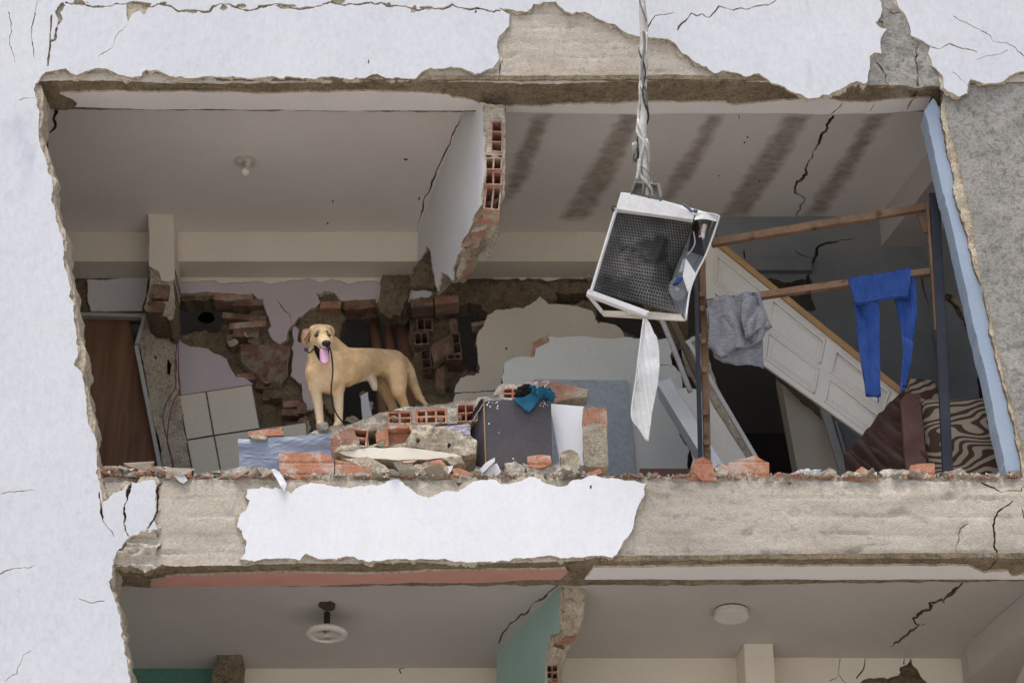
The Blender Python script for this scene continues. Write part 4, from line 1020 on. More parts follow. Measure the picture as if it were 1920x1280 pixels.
# its upper face, running back under the dog's feet
V, F = [], []
tp2 = ragged(top, 1.2, 6, 202, closed=False)
for i, p in enumerate(tp2):
    q = at(p[0], p[1], YS)
    for k in range(9):
        V.append(q + Vector((0, .11 * k, .004 * k + .012 * noise.noise(Vector((q.x * 9, k * .7, 0))) * (k > 0))))
for i in range(len(tp2) - 1):
    for k in range(8): F.append((i * 9 + k, (i + 1) * 9 + k, (i + 1) * 9 + k + 1, i * 9 + k + 1))
mesh_obj('upper_face', V, F, MT['slab_grey'], ws, smooth=True)
for x0, y0, x1, y1, nx, ny in bl3:
    px_block('hollow_brick', x0, y0, x1, y1, YS - .008, .2, wse, nx, ny, BR, .07, -.03)
for i, (x, y, r) in enumerate(((738, 786, .022), (750, 788, .018), (790, 790, .014), (800, 772, .012), (826, 788, .02), (862, 784, .012))):
    blob('mortar_plug', x, y, YS + .02, r, .03, r * .8, MT['slab_grey'], wse, i + 30, .5, 2.5)
slab('brick_face', FY(YS - .02), [(612, 812), (660, 806), (664, 812), (640, 817), (608, 818)], .05, (BR, MO), ws, (), rag=(1, 4, 203), back=True)
def lump_poly(cx, cy, w, h, seed): return chip(cx, cy, w, h, seed)
slab('mortar_lump', FY(YS - .05), chip(607, 797, 13, 12, 204), .09, (MT['slab_grey'], MO), ws, (), grid=.012, disp=rough_c(.02, 14), back=True)

# front chunk of wall with plaster underside
YK = .10
wc = thing('wall_chunk', at(760, 860, YK), 'large wall chunk with broken bricks and a cream plaster underside at the front', 'rubble')
ck = [(622, 815), (640, 803), (660, 799), (700, 796), (758, 793), (790, 796), (830, 803), (863, 811), (886, 820), (895, 830), (893, 850), (870, 853), (840, 846), (790, 838), (740, 836), (690, 838), (650, 846), (628, 850), (620, 838)]
hk = [[(660, 803), (687, 803), (687, 837), (668, 834)], [(690, 806), (706, 804), (706, 832), (692, 834)], [(723, 801), (766, 799), (772, 812), (760, 830), (726, 836)], ragged(chip(784, 826, 6, 5, 211), 1, 4, 1), ragged(chip(842, 834, 5, 7, 212), 1, 4, 1)]
slab('mortar_body', FY(YK), ck, .22, (MO, MO), wc, hk, grid=.008, disp=lambda u, v: .034 * fbm(u, v, 3.0, 5, 8) + .006 * fbm(u, v, 1, 3, 34), rag=(2.2, 4, 210), flare=-.01)
slab('chunk_back', FY(YK + .15), [(624, 812), (760, 795), (890, 825), (888, 850), (630, 846)], .05, (MD,), wc, ())
slab('ridged_brick_face', FY(YK - .006), [(621, 820), (630, 808), (652, 801), (664, 801), (669, 818), (674, 830), (660, 838), (640, 846), (626, 850), (620, 838)], .05, (MT['brick_dusty'], MO), wc, (), grid=.0035, disp=lambda u, v: .0028 * math.sin((v * 1.0 + u * .16) * 480) - .01 * max(0, fbm(u, v, 8.8, 3, 12)), rag=(1.6, 4, 213))
px_block('hollow_brick', 659, 803, 689, 838, YK - .004, .14, wc, 1, 2, BR, .1, .08)
slab('brick_shell', FY(YK - .01), [(704, 812), (722, 804), (724, 822), (706, 828)], .03, (BR,), wc, (), rag=(.8, 4, 215), back=True)
slab('brick_shell', FY(YK + .06), [(718, 798), (770, 796), (776, 812), (762, 836), (718, 840)], .03, (BR,), wc, (), rag=(1, 4, 216), back=True)
slab('brick_shell', FY(YK - .004), [(720, 800), (727, 800), (728, 836), (721, 838)], .06, (BR,), wc, (), rag=(.6, 4, 217), back=True)
slab('brick_shell', FY(YK - .006), [(722, 798), (766, 796), (768, 801), (724, 803)], .07, (BR,), wc, (), rag=(.6, 4, 218), back=True)
slab('plaster_underside', FY(YK - .006), [(634, 848), (660, 842), (700, 838), (760, 838), (820, 846), (866, 855), (840, 858), (790, 861), (740, 862), (690, 860), (650, 854)], .2, (MT['cream'], MO), wc, (), rag=(.8, 5, 219), grid=.03, disp=lambda u, v: .004 * fbm(u, v, 1, 2, 5))

# cabinet
YC = .22
MT['cab'] = M('dark_scuffed_veneer', (.062, .060, .070), (.10, .085, .085), 2.2, .5, .15, 30, c3=(.16, .105, .07), t3=.60, s3=3.2, fine=.2)
MT['cab_edge'] = M('raw_chipboard', (.33, .22, .13), (.44, .31, .19), 12, .9, .5, 60)
MT['white_board'] = M('white_board', (.72, .74, .78), (.78, .80, .83), 2, .6, .05, 30, fine=.04)
cb = thing('cabinet', at(960, 875, YC), 'dark scuffed cabinet with a torn open top and blue cloth on it', 'cabinet')
patch('front_panel', [at(913, 878, YC), at(1036, 865, YC), at(1033, 751, YC), at(909, 751, YC)], 8, 8, (MT['cab'], MT['cab_edge']), cb, None, .02, edge_mat=True)
patch('side_panel', [at(878, 868, YC + .2), at(911, 879, YC + .012), at(907, 752, YC + .012), at(878, 790, YC + .2)], 6, 8, (MT['cab'], MT['cab_edge']), cb, None, .018, edge_mat=True)
bar('corner_edge', at(911, 877, YC - .004), at(907, 750, YC - .004), .008, .01, MT['cab_edge'], cb)
patch('torn_top', [at(874, 791, YC + .15), at(882, 792, YC + .1), at(910, 749, YC - .01), at(902, 747, YC + .02)], 6, 12, (MT['black'], MT['white_board']), cb, lambda s, t: .006 * noise.noise(Vector((s * 5, t * 9, 0))), .006, edge_mat=True)
rn = random.Random(4)
for i in range(22):
    x, y = (rn.uniform(912, 935), rn.uniform(752, 768)) if i < 10 else ((rn.uniform(1012, 1032), rn.uniform(752, 764)) if i < 18 else (rn.uniform(915, 1030), rn.uniform(765, 865)))
    slab('paint_fleck', FY(YC - .0035), chip(x, y, rn.uniform(.5, 2.2), rn.uniform(.4, 2.6), 230 + i), .002, (MT['white_board'],), cb, ())
cabw = cb
wb = patch('white_board', [at(1050, 868, YC + .08), at(1094, 872, YC + .08), at(1095, 762, YC + .08), at(1030, 756, YC + .08)], 8, 8, MT['white_board'], None, None, .02)
tag(wb, 'white broken board standing between the cabinet and the upright brick', 'board')
lf = patch('lilac_cloth', [at(816, 806, YC + .05), at(882, 816, YC + .1), at(882, 795, YC + .1), at(818, 799, YC + .05)], 20, 10, M('lilac_fabric', (.52, .47, .58), (.66, .62, .70), 9, .9, .2, 30), None, lambda s, t: .012 * noise.noise(Vector((s * 6, t * 4, 3))), .004)
tag(lf, 'crumpled pale lilac cloth beside the dark cabinet', 'cloth')

# wedge of bricks lying on the cabinet
YX = YC + .12
wx = thing('brick_wedge', at(1020, 750, YX), 'wedge of ridged brick and mortar lying behind the cabinet top', 'rubble')
slab('ridged_brick', FY(YX), [(1008, 716), (1030, 714), (1104, 729), (1100, 744), (1060, 749), (1036, 754), (1010, 752)], .09, (MT['brick_dusty'], MO), wx, (), rag=(.8, 5, 251), grid=.004, disp=lambda u, v: .003 * math.sin((v + .06 * u) * 480) - .006 * max(0, fbm(u, v, 4, 3, 12)), back=True)
slab('mortar', FY(YX + .004), [(925, 740), (938, 720), (975, 718), (1005, 713), (1024, 712), (1030, 716), (1012, 750), (930, 752), (915, 748)], .1, (MT['slab_grey'], MO), wx, [[(943, 728), (979, 728), (979, 747), (943, 747)]], rag=(1.6, 4, 252), grid=.011, disp=lambda u, v: .03 * fbm(u, v, 2.2, 5, 9), back=True)
px_block('hollow_brick', 942, 727, 980, 748, YX - .006, .12, wx, 2, 2, BR, .09, 0)

# cloths on the cabinet
MT['teal_cloth'] = M('petrol_blue_cloth', (.02, .115, .20), (.03, .15, .26), 6, .95, .4, 90, fine=.15)
MT['black_cloth'] = M('black_cloth', (.012, .013, .018), (.03, .03, .036), 8, .95, .4, 60, c3=(.45, .16, .2), t3=.74, s3=30)
YT = YC - .02
bc = thing('blue_cloth', at(1000, 750, YT), 'petrol blue cloth draped over the cabinet top', 'cloth')
def fold(f, a): return lambda s, t: a * noise.noise(Vector((s * f, t * f * .8, 5))) + a * .6 * math.sin(s * 9 + t * 5)
slab('hanging_corner', FY(YT), [(961, 748), (980, 745), (1000, 735), (1012, 740), (1008, 752), (1000, 764), (993, 771), (984, 768), (974, 758)], .012, (MT['teal_cloth'],), bc, (), grid=.012, disp=lambda u, v: .012 * fbm(u, v, 2, 2, 12), rag=(.5, 5, 261), back=True)
blob('fold', 1013, 739, YT + .02, .055, .05, .03, MT['teal_cloth'], bc, 1, .5, 2.4, 4, rot=-.5)
blob('fold', 1028, 741, YT + .02, .04, .05, .026, MT['teal_cloth'], bc, 2, .5, 2.6, 4, rot=.4)
blob('fold', 1000, 734, YT + .02, .035, .05, .02, MT['teal_cloth'], bc, 3, .5, 2.6, 4, rot=.6)
kc = blob('black_cloth', 987, 736, YT + .03, .055, .05, .035, MT['black_cloth'], None, 4, .55, 2.6, 4)
tag(kc, 'crumpled black cloth bundled on the cabinet beside the blue cloth', 'cloth')

# ------------------------------------------------------------------ bricks and shards along the floor edge
def ridges(step, a, ang=0.0): return lambda u, v: (-a if ((v - zF1) / step + .62) % 1.0 < .10 else 0.0) + .001 * fbm(u, v, 2, 3, 30)
def big(name, px, Y, label, mats=None, groove=.07, thick=.09, seed=1, rag=.45, grid=.0065, disp=None, group='bricks on the broken floor edge', cat='brick'):
    o = slab(name, FY(Y), px, thick, mats or (BR, BR), None, (), grid=grid, disp=disp or ridges(groove, .006), rag=(rag, 5, seed), back=True)
    return tag(o, label, cat, group)
big('hollow_brick', [(523, 849), (560, 848), (606, 848), (626, 860), (627, 899), (545, 902), (524, 896)], .03, 'whole orange grooved brick under the left end of the wall chunk', seed=301)
big('hollow_brick', [(628, 861), (656, 866), (682, 878), (700, 884), (690, 898), (629, 899)], .05, 'orange brick half buried in mortar right of the whole brick', seed=302)
big('mortar_block', [(640, 858), (690, 856), (722, 872), (734, 886), (700, 888), (680, 876), (656, 864)], .07, 'tan mortar wedge over the half-buried brick', (MO, MO), thick=.12, seed=303, disp=rough_c(.016, 10), cat='rubble', group='mortar lumps on the floor edge')
ub = thing('upright_brick', at(1117, 872, .14), 'tall upright brick coated with ribbed tan mortar', 'brick', 'bricks on the broken floor edge')
slab('ribbed_mortar', FY(.14), [(1093, 800), (1110, 792), (1137, 796), (1139, 830), (1141, 873), (1120, 874), (1094, 871)], .1, (MO, MO), ub, (), grid=.0035, disp=lambda u, v: .0032 * math.sin(v * 480) + .010 * fbm(u, v, 1, 4, 12), rag=(1.4, 4, 304), back=True)
slab('ridged_brick', FY(.146), [(1093, 764), (1116, 761), (1137, 763), (1139, 800), (1120, 806), (1093, 808)], .09, (MT['brick_dusty'], BR), ub, (), grid=.0035, disp=lambda u, v: .0028 * math.sin(u * 480) - .006 * max(0, fbm(u, v, 4, 3, 14)), rag=(.8, 4, 305), back=True)
big('mortar_block', [(1050, 850), (1070, 844), (1084, 850), (1088, 872), (1080, 893), (1048, 895), (1052, 870)], .08, 'tan mortar block standing left of the upright brick', (MO, MO), seed=306, rag=1.6, grid=.011, disp=lambda u, v: .03 * fbm(u, v, 2.2, 5, 9), cat='rubble', group='mortar lumps on the floor edge')
big('brick_piece', [(988, 856), (1010, 852), (1032, 854), (1035, 868), (1020, 876), (992, 874)], .05, 'flat orange brick piece bedded on mortar below the cabinet', seed=307)
big('mortar_block', [(980, 866), (1000, 872), (1036, 874), (1050, 860), (1052, 880), (1030, 890), (990, 888)], .07, 'grey mortar bed under the orange piece below the cabinet', (MT['slab_grey'], MO), seed=308, rag=1.6, grid=.011, disp=lambda u, v: .03 * fbm(u, v, 2.2, 5, 9), cat='rubble', group='mortar lumps on the floor edge')
big('mortar_block', [(946, 868), (965, 864), (984, 872), (986, 888), (950, 890)], .06, 'grey mortar lump left of the orange piece below the cabinet', (MT['slab_grey'], MO), seed=309, rag=1.6, grid=.011, disp=lambda u, v: .03 * fbm(u, v, 2.2, 5, 9), cat='rubble', group='mortar lumps on the floor edge')
big('plaster_shard', [(896, 884), (912, 866), (928, 857), (928, 864), (914, 878), (902, 890)], .03, 'white plaster shard leaning below the left of the cabinet', (MT['plaster'], MO), thick=.015, seed=310, disp=rough_c(.003, 9), cat='shard', group='plaster shards on the floor edge')
big('plaster_shard', [(908, 890), (920, 872), (932, 868), (940, 884), (932, 892)], .05, 'broader white plaster shard just right of the leaning one', (MT['plaster'], MO), thick=.015, seed=311, disp=rough_c(.003, 9), cat='shard', group='plaster shards on the floor edge')
big('plaster_shard', [(508, 880), (514, 878), (524, 884), (532, 896), (538, 908), (534, 922), (526, 912), (518, 896)], -.04, 'white plaster strip hanging off the beam left of the whole brick', (MT['plaster_clean'], MO), thick=.008, seed=312, disp=rough_c(.008, 9), cat='shard', group='plaster shards on the floor edge')
big('plaster_shard', [(328, 894), (344, 888), (352, 900), (344, 906), (336, 902)], -.01, 'small white plaster shard on the left part of the floor edge', (MT['plaster_clean'], MO), thick=.008, seed=313, disp=rough_c(.006, 9), cat='shard', group='plaster shards on the floor edge')
big('plaster_shard', [(826, 886), (836, 874), (850, 872), (846, 882), (838, 892)], .01, 'crumpled white plaster shard below the right end of the wall chunk', (MT['plaster_clean'], MO), thick=.008, seed=314, disp=rough_c(.01, 9), cat='shard', group='plaster shards on the floor edge')
big('brick_shard', [(1280, 899), (1296, 880), (1306, 860), (1318, 856), (1336, 866), (1338, 899)], .02, 'pointed orange brick shard at the foot of the wooden frame', thick=.02, seed=315, groove=.065)
big('brick_shard', [(1344, 872), (1380, 862), (1416, 853), (1430, 862), (1442, 866), (1442, 898), (1384, 895), (1352, 884)], .05, 'large orange brick shard right of the wooden frame foot', (BR, BR), thick=.03, seed=316, groove=.08)
big('brick_shard', [(1300, 886), (1338, 878), (1344, 900), (1318, 900)], -.005, 'small orange shard in front of the pointed brick shard', thick=.02, seed=317, groove=.2)
big('brick_shard', [(1588, 900), (1600, 886), (1616, 874), (1634, 886), (1648, 894), (1640, 901)], .02, 'triangular orange brick shard below the brown sofa cover', thick=.03, seed=318, groove=.2)
big('brick_piece', [(1707, 872), (1722, 869), (1752, 868), (1753, 896), (1707, 899)], .03, 'square orange brick piece in front of the zebra sofa', thick=.08, seed=319, groove=.07)
big('mortar_block', [(1648, 884), (1662, 876), (1690, 876), (1708, 882), (1706, 897), (1660, 896)], .06, 'pale mortar lump left of the square brick piece', (MT['slab_grey'], MO), seed=320, rag=1.6, grid=.011, disp=lambda u, v: .03 * fbm(u, v, 2.2, 5, 9), cat='rubble', group='mortar lumps on the floor edge')
big('mortar_block', [(1540, 884), (1552, 878), (1566, 882), (1570, 896), (1542, 897)], .06, 'pale mortar lump left of the triangular shard', (MT['slab_grey'], MO), seed=321, rag=1.6, grid=.011, disp=lambda u, v: .03 * fbm(u, v, 2.2, 5, 9), cat='rubble', group='mortar lumps on the floor edge')
big('mortar_block', [(1768, 884), (1800, 880), (1822, 892), (1816, 902), (1780, 896)], .04, 'flat mortar piece right of the square brick piece', (MT['slab_grey'], MO), seed=322, rag=1.6, grid=.011, disp=lambda u, v: .028 * fbm(u, v, 6.2, 5, 9), cat='rubble', group='mortar lumps on the floor edge')
big('mortar_block', [(1340, 876), (1356, 868), (1366, 878), (1364, 890), (1344, 890)], .015, 'mortar lump between the two big shards by the wooden frame', (MO, MO), seed=323, rag=1.6, grid=.011, disp=lambda u, v: .028 * fbm(u, v, 6.2, 5, 9), cat='rubble', group='mortar lumps on the floor edge')
big('roof_slab', [(396, 886), (420, 882), (455, 874), (500, 876), (516, 886), (500, 894), (470, 888), (440, 890)], .05, 'curved grey mortar slab propped left of the whole brick', (MT['slab_grey'], MD), thick=.012, seed=324, disp=rough_c(.012, 8), cat='rubble', group='mortar lumps on the floor edge')
big('brick_shard', [(434, 899), (440, 886), (462, 884), (470, 899)], .03, 'dark orange shard under the curved mortar slab', (MT['brick_dusty'], BR), thick=.02, seed=325, groove=.2)
big('brick_piece', [(465, 808), (500, 804), (530, 806), (532, 815), (500, 817), (466, 818)], YM - .004, 'flat orange tile piece lying on the wrapped mattress', thick=.06, seed=326, groove=.2)
big('brick_shard', [(514, 806), (526, 799), (530, 802), (524, 808)], YM + .03, 'small orange splinter on the tile piece on the mattress', thick=.02, seed=327, groove=.2)
big('mortar_block', [(468, 817), (490, 815), (502, 819), (496, 824), (474, 822)], YM - .02, 'small mortar lump beneath the tile piece on the mattress', (MO, MO), thick=.05, seed=328, disp=rough_c(.01, 14), cat='rubble', group='mortar lumps on the floor edge')
for i, (q, lab) in enumerate((([(736, 866), (752, 860), (772, 864), (776, 876), (748, 880)], 'rounded mortar lump under the middle of the wall chunk'), ([(762, 880), (782, 868), (800, 872), (796, 884), (770, 888)], 'second mortar lump under the wall chunk'), ([(770, 882), (800, 860), (812, 866), (798, 884), (780, 890)], 'angular mortar lump leaning under the wall chunk'), ([(826, 862), (858, 856), (872, 866), (850, 872)], 'flat mortar lump below the right end of the wall chunk'))):
    big('mortar_block', q, .1 - .015 * i, lab, (MO, MO), seed=330 + i, rag=1.6, grid=.011, disp=lambda u, v: .028 * fbm(u, v, 6.2, 5, 9), cat='rubble', group='mortar lumps on the floor edge')
for i, (q, lab) in enumerate((([(754, 864), (782, 860), (776, 866), (756, 868)], 'thin orange shard jutting under the wall chunk'), ([(802, 866), (826, 860), (840, 876), (826, 880)], 'dark orange shard under the right of the wall chunk'), ([(794, 890), (806, 866), (832, 886), (820, 892)], 'triangular orange shard below the right of the wall chunk'), ([(848, 878), (860, 876), (896, 890), (894, 897), (850, 892)], 'orange splinters stacked below the cabinet corner'), ([(662, 888), (694, 878), (722, 892), (716, 898), (664, 896)], 'orange splinter heap in front of the half-buried brick'), ([(1100, 886), (1126, 878), (1130, 886), (1108, 892)], 'small orange piece at the foot of the upright brick'))):
    big('brick_shard', q, .04 - .01 * (i % 3), lab, (BR if i % 2 else MT['brick_dusty'], BR), thick=.015, seed=340 + i, groove=.3, grid=.02)

# loose crumbs: lumps and splinters shared from a few shapes
def lump_mesh(name, seed, mat, flat=1.0):
    bm = bmesh.new()
    rn = random.Random(seed)
    for _ in range(14): bm.verts.new((rn.uniform(-1, 1), rn.uniform(-1, 1), rn.uniform(-1, 1) * flat))
    bmesh.ops.convex_hull(bm, input=list(bm.verts))
    bmesh.ops.delete(bm, geom=[v for v in bm.verts if not v.link_faces], context='VERTS')
    me = bpy.data.meshes.new(name)
    bm.to_mesh(me); bm.free()
    me.materials.append(mat)
    return me
lumps = [lump_mesh('mortar_crumb', 10 + i, [MO, MT['slab_grey'], MO, MT['slab_grey']][i % 4], .7) for i in range(8)]
spl = [lump_mesh('brick_splinter', 40 + i, BR if i % 2 else MT['brick_dusty'], .22) for i in range(8)]
rn = random.Random(12)
def crumb(x, y_lift, Y, r, kind):
    me = rn.choice(spl if kind else lumps)
    o = bpy.data.objects.new('brick_splinter' if kind else 'mortar_crumb', me)
    COL.objects.link(o)
    p = at(x, 895, 0)
    o.location = (p.x, Y, zF1 + r * (.25 if kind else .5) + y_lift)
    s = r * rn.uniform(.7, 1.25)
    o.scale = (s * rn.uniform(.8, 1.5), s, s * rn.uniform(.6, 1))
    o.rotation_euler = (rn.uniform(-.6, .6), rn.uniform(-.5, .5), rn.uniform(0, 6.28))
    where = [w for lim, w in ((345, 'in the heap by the left wall'), (520, 'left of the whole orange brick'), (640, 'in front of the whole orange brick'), (900, 'in front of the wall chunk'), (1045, 'below the dark cabinet'), (1150, 'around the upright brick'), (1280, 'between upright brick and wooden frame'), (1450, 'around the foot of the wooden frame'), (1590, 'under the dark doorway'), (1700, 'below the brown cover'), (2500, 'in front of the zebra sofa')) if x < lim][0]
    tag(o, ('small orange brick splinter ' if kind else 'small tan mortar crumb ') + where, 'rubble', 'brick splinters along the floor edge' if kind else 'mortar crumbs along the floor edge')
for i in range(290):
    u = rn.random()
    x = rn.uniform(188, 345) if u < .30 else (rn.uniform(345, 900) if u < .52 else (rn.uniform(900, 1290) if u < .76 else rn.uniform(1290, 1915)))
    heap = x < 320
    kind = rn.random() < (.5 if heap else .42)
    crumb(x, rn.uniform(0, .05) if heap else 0.0, rn.uniform(-.0, .13) if heap else rn.uniform(0.0, .12), abs(rn.gauss(.019, .011)) + .008, kind)
# grit and dust-sized fragments nobody could count
rs = np.random.RandomState(5)
GV, GF, GM = [], [], []
tet = np.array(((1, 1, 1), (-1, -1, 1), (-1, 1, -1), (1, -1, -1)), float)
x0_, x1_ = at(188, 895, 0).x, at(1918, 895, 0).x
for i in range(5200):
    x = rs.uniform(x0_, x1_)
    dens = .35 + .65 * max(0, noise.noise(Vector((x * 2.2, 0, 3))) + .35)
    if rs.rand() > dens: continue
    r = abs(rs.normal(.0045, .003)) + .0018
    y = rs.uniform(-.012, .16)
    c_ = np.array((x, y, zF1 + .004 + r * .6 + (.03 * rs.rand() if x < at(320, 895, 0).x else 0)))
    R_ = np.linalg.qr(rs.normal(size=(3, 3)))[0]
    b0 = len(GV)
    GV += [tuple(q) for q in (tet * r * rs.uniform(.5, 1.3, 3)) @ R_ + c_]
    GF += [(b0, b0 + 1, b0 + 2), (b0, b0 + 3, b0 + 1), (b0, b0 + 2, b0 + 3), (b0 + 1, b0 + 3, b0 + 2)]
    GM += [0 if rs.rand() < .68 else 1] * 4
o = mesh_obj('grit', GV, GF, [MT['slab_grey'], BR], None, GM)
tag(o, 'fine grit and dust-sized fragments along the broken floor edge', 'grit', None, 'stuff')
blob('pebble_heap', 250, 893, .12, .26, .06, .045, MO, None, 7, .5, 5, 4)
tag(bpy.data.objects['pebble_heap'], 'tan mortar heap under the brick splinters by the left wall', 'rubble', 'mortar lumps on the floor edge')
wcl = blob('white_rag', 1516, 891, .05, .085, .05, .022, MT['white_board'], None, 8, .6, 3.2, 4)
tag(wcl, 'crumpled white rag in the rubble under the dark doorway', 'cloth')
cm = slab('concrete_crust', FY(.03), ragged([(190, 897), (500, 892), (900, 893), (1300, 894), (1600, 893), (1925, 896), (1925, 915), (190, 915)], 2.5, 5, 350), .3, (MT['slab_grey'], MO), B, (), grid=.02, disp=rough_c(.015, 9))
# low brown chest edge behind the grey wall foot
o = solid_box('brown_plank', at(1200, 893, .5), at(1300, 878, .5) + Vector((0, .3, 0)), M('dark_brown_wood', (.06, .03, .025), (.09, .045, .035), 4, .5, .1, 30))
tag(o, 'low dark brown plank lying at the foot of the pale grey wall', 'plank')
# ------------------------------------------------------------------ leaning timbers and panels in the right-hand room
MT['pale_timber'] = M('pale_grey_paint_timber', (.46, .48, .50), (.55, .57, .59), 3, .75, .15, 40, fine=.12)
YJ = .55
o = bar('leaning_beam', at(1245, 727, YJ + .3), at(1345, 890, YJ), .085, .12, MT['pale_timber'], None, bevel=.006)
tag(o, 'pale grey square beam leaning left of the wooden frame', 'beam')
tw = thing('tilted_wall_leaf', at(1380, 880, YJ + .5), 'tilted grey wall leaf with a mortar edge right of the wooden frame', 'wall')
slab('grey_plaster', FY(YJ + .45), [(1268, 732), (1290, 726), (1322, 735), (1334, 755), (1398, 856), (1400, 905), (1290, 905), (1300, 860)], .03, (MT['grey_wall'], MT['white_paint']), tw, (), rag=(1, 5, 401), back=True)
slab('mortar_edge', FY(YJ + .5), [(1276, 642), (1303, 629), (1315, 645), (1345, 725), (1412, 850), (1414, 880), (1392, 870), (1330, 752), (1300, 705), (1288, 690)], .05, (MO, MO), tw, (), rag=(1.6, 4, 402), grid=.015, disp=rough_c(.012, 12), back=True)
o = bar('white_casing', at(1289, 640, YJ + .42), at(1418, 860, YJ + .42), .024, .03, MT['frame_white'], None, bevel=.002)
tag(o, 'long white door casing leaning diagonally by the dark doorway', 'casing')
o = bar('white_casing', at(1286, 646, YJ + .42), at(1345, 612, YJ + .5), .02, .03, MT['frame_white'], None, bevel=.002)
tag(o, 'short white casing piece behind the grey T-shirt', 'casing')
o = tube('white_pipe', [at(1236, 588, YJ + .35), at(1264, 655, YJ + .35), at(1294, 734, YJ + .35)], .016, M('dull_white_pvc', (.42, .41, .40), (.5, .49, .47), 4, .5, .05), None, 14)
tag(o, 'dull white pipe slanting behind the hanging unit', 'pipe')
o = bar('dark_lath', at(1262, 604, YJ + .4), at(1312, 712, YJ + .45), .03, .02, M('dark_weathered_wood', (.11, .085, .06), (.16, .125, .09), 5, .8, .2, 40), None)
tag(o, 'dark wooden lath slanting right of the white pipe', 'lath')

# ------------------------------------------------------------------ fallen white panelled door
MT['door_white'] = M('cream_white_door_paint', (.68, .64, .57), (.74, .70, .625), 3, .55, .06, 30, fine=.08, spec=.3, dirt=((.40, .35, .28), .60, .25, 3, (1, 1, 1)))
MT['door_edge'] = M('raw_door_edge', (.42, .25, .11), (.52, .32, .15), 7, .7, .2, 40, (1, 1, 1), fine=.25, c3=(.15, .09, .05), t3=.66, s3=4)
fd = thing('door', at(1600, 880, 1.0), 'white panelled door fallen diagonally with a bare wooden edge', 'door')
DA, DB, DC, DD = at(1326, 448, 1.35), at(1690, 742, .80), at(1655, 842, .74), at(1316, 602, 1.3)
dn = (DB - DA).cross(DD - DA).normalized()
if dn.y > 0: dn = -dn
def dp(s, t, h=0.0): return (DA * (1 - s) + DB * s) * (1 - t) + (DD * (1 - s) + DC * s) * t + dn * h
# leaf with recessed panels
panels = [(.06, .30, .10, .45), (.06, .30, .55, .90), (.36, .63, .10, .45), (.36, .63, .55, .90), (.69, .95, .10, .45), (.69, .95, .55, .90)]
def dh(s, t):
    for s0, s1, t0, t1 in panels:
        if s0 < s < s1 and t0 < t < t1:
            m = min((s - s0) * 2.2, (s1 - s) * 2.2, (t - t0) * .8, (t1 - t) * .8)
            return -.012 if m < .035 else (-.012 + (m - .035) / .03 * .012 if m < .065 else 0.0)
    return 0.0
NS, NT = 150, 60
V = [dp(i / NS, j / NT, dh(i / NS, j / NT)) for j in range(NT + 1) for i in range(NS + 1)]
F = [(j * (NS + 1) + i, j * (NS + 1) + i + 1, (j + 1) * (NS + 1) + i + 1, (j + 1) * (NS + 1) + i) for j in range(NT) for i in range(NS)]
leaf = mesh_obj('panelled_leaf', V, F, MT['door_white'], fd)
quad_prism('leaf_back', [dp(0, 0, -.014), dp(1, 0, -.014), dp(1, 1, -.014), dp(0, 1, -.014)], -dn * .022, MT['door_white'], fd)
bar('bare_edge', dp(-.01, -.045, .0), dp(1.0, -.05, .0), .035, .04, MT['door_edge'], fd, up=dn, bevel=.003)
for s0, s1, t0, t1 in panels:
    for a, b in (((s0, t0), (s1, t0)), ((s1, t0), (s1, t1)), ((s1, t1), (s0, t1)), ((s0, t1), (s0, t0))):
        bar('moulding', dp(a[0], a[1], .002), dp(b[0], b[1], .002), .014, .012, MT['door_white'], leaf, up=dn, bevel=.003)

# ------------------------------------------------------------------ wooden frame used as a clothes rack
MT['raw_wood'] = M('weathered_brown_wood', (.16, .092, .052), (.26, .165, .10), 4, .8, .3, 30, (1, 1, 1), fine=.35, c3=(.10, .055, .03), t3=.6, s3=9)
MT['navy'] = M('chipped_navy_paint', (.018, .021, .032), (.032, .036, .05), 5, .5, .15, 40, fine=.2, c3=(.30, .31, .34), t3=.735, s3=22)
YN = .30
wf = thing('wooden_frame', at(1540, 885, YN), 'upright wooden window frame with dark painted posts used to hang clothes', 'frame')
pw = bar('post_wood', at(1316, 470, YN + .02), at(1327, 885, YN + .02), .04, .03, MT['raw_wood'], wf, rough=.004, seed=1)
bar('painted_post', at(1304, 470, YN - .005), at(1314, 885, YN - .005), .024, .05, MT['navy'], wf)
for i, y in enumerate((548, 575, 636, 690, 770, 826)):
    bar('notch_block', at(1315 + (y - 548) * .03, y, YN - .008), at(1316 + (y - 548) * .03, y + 9, YN - .008), .03, .02, MT['raw_wood'], pw)
bar('painted_post', at(1752, 366, YN - .01), at(1777, 890, YN - .01), .055, .045, MT['navy'], wf)
bar('post_wood', at(1738, 378, YN + .0), at(1756, 620, YN + .0), .016, .03, MT['raw_wood'], wf, rough=.002)
bar('top_rail', at(1334, 456, YN + .03), at(1740, 388, YN + .03), .046, .035, MT['raw_wood'], wf, rough=.004, seed=3)
bar('middle_rail', at(1312, 571, YN + .03), at(1748, 509, YN + .03), .042, .035, MT['raw_wood'], wf, rough=.003, seed=6)
bar('brace', at(1722, 398, YN + .045), at(1738, 436, YN + .045), .03, .02, MT['raw_wood'], wf)

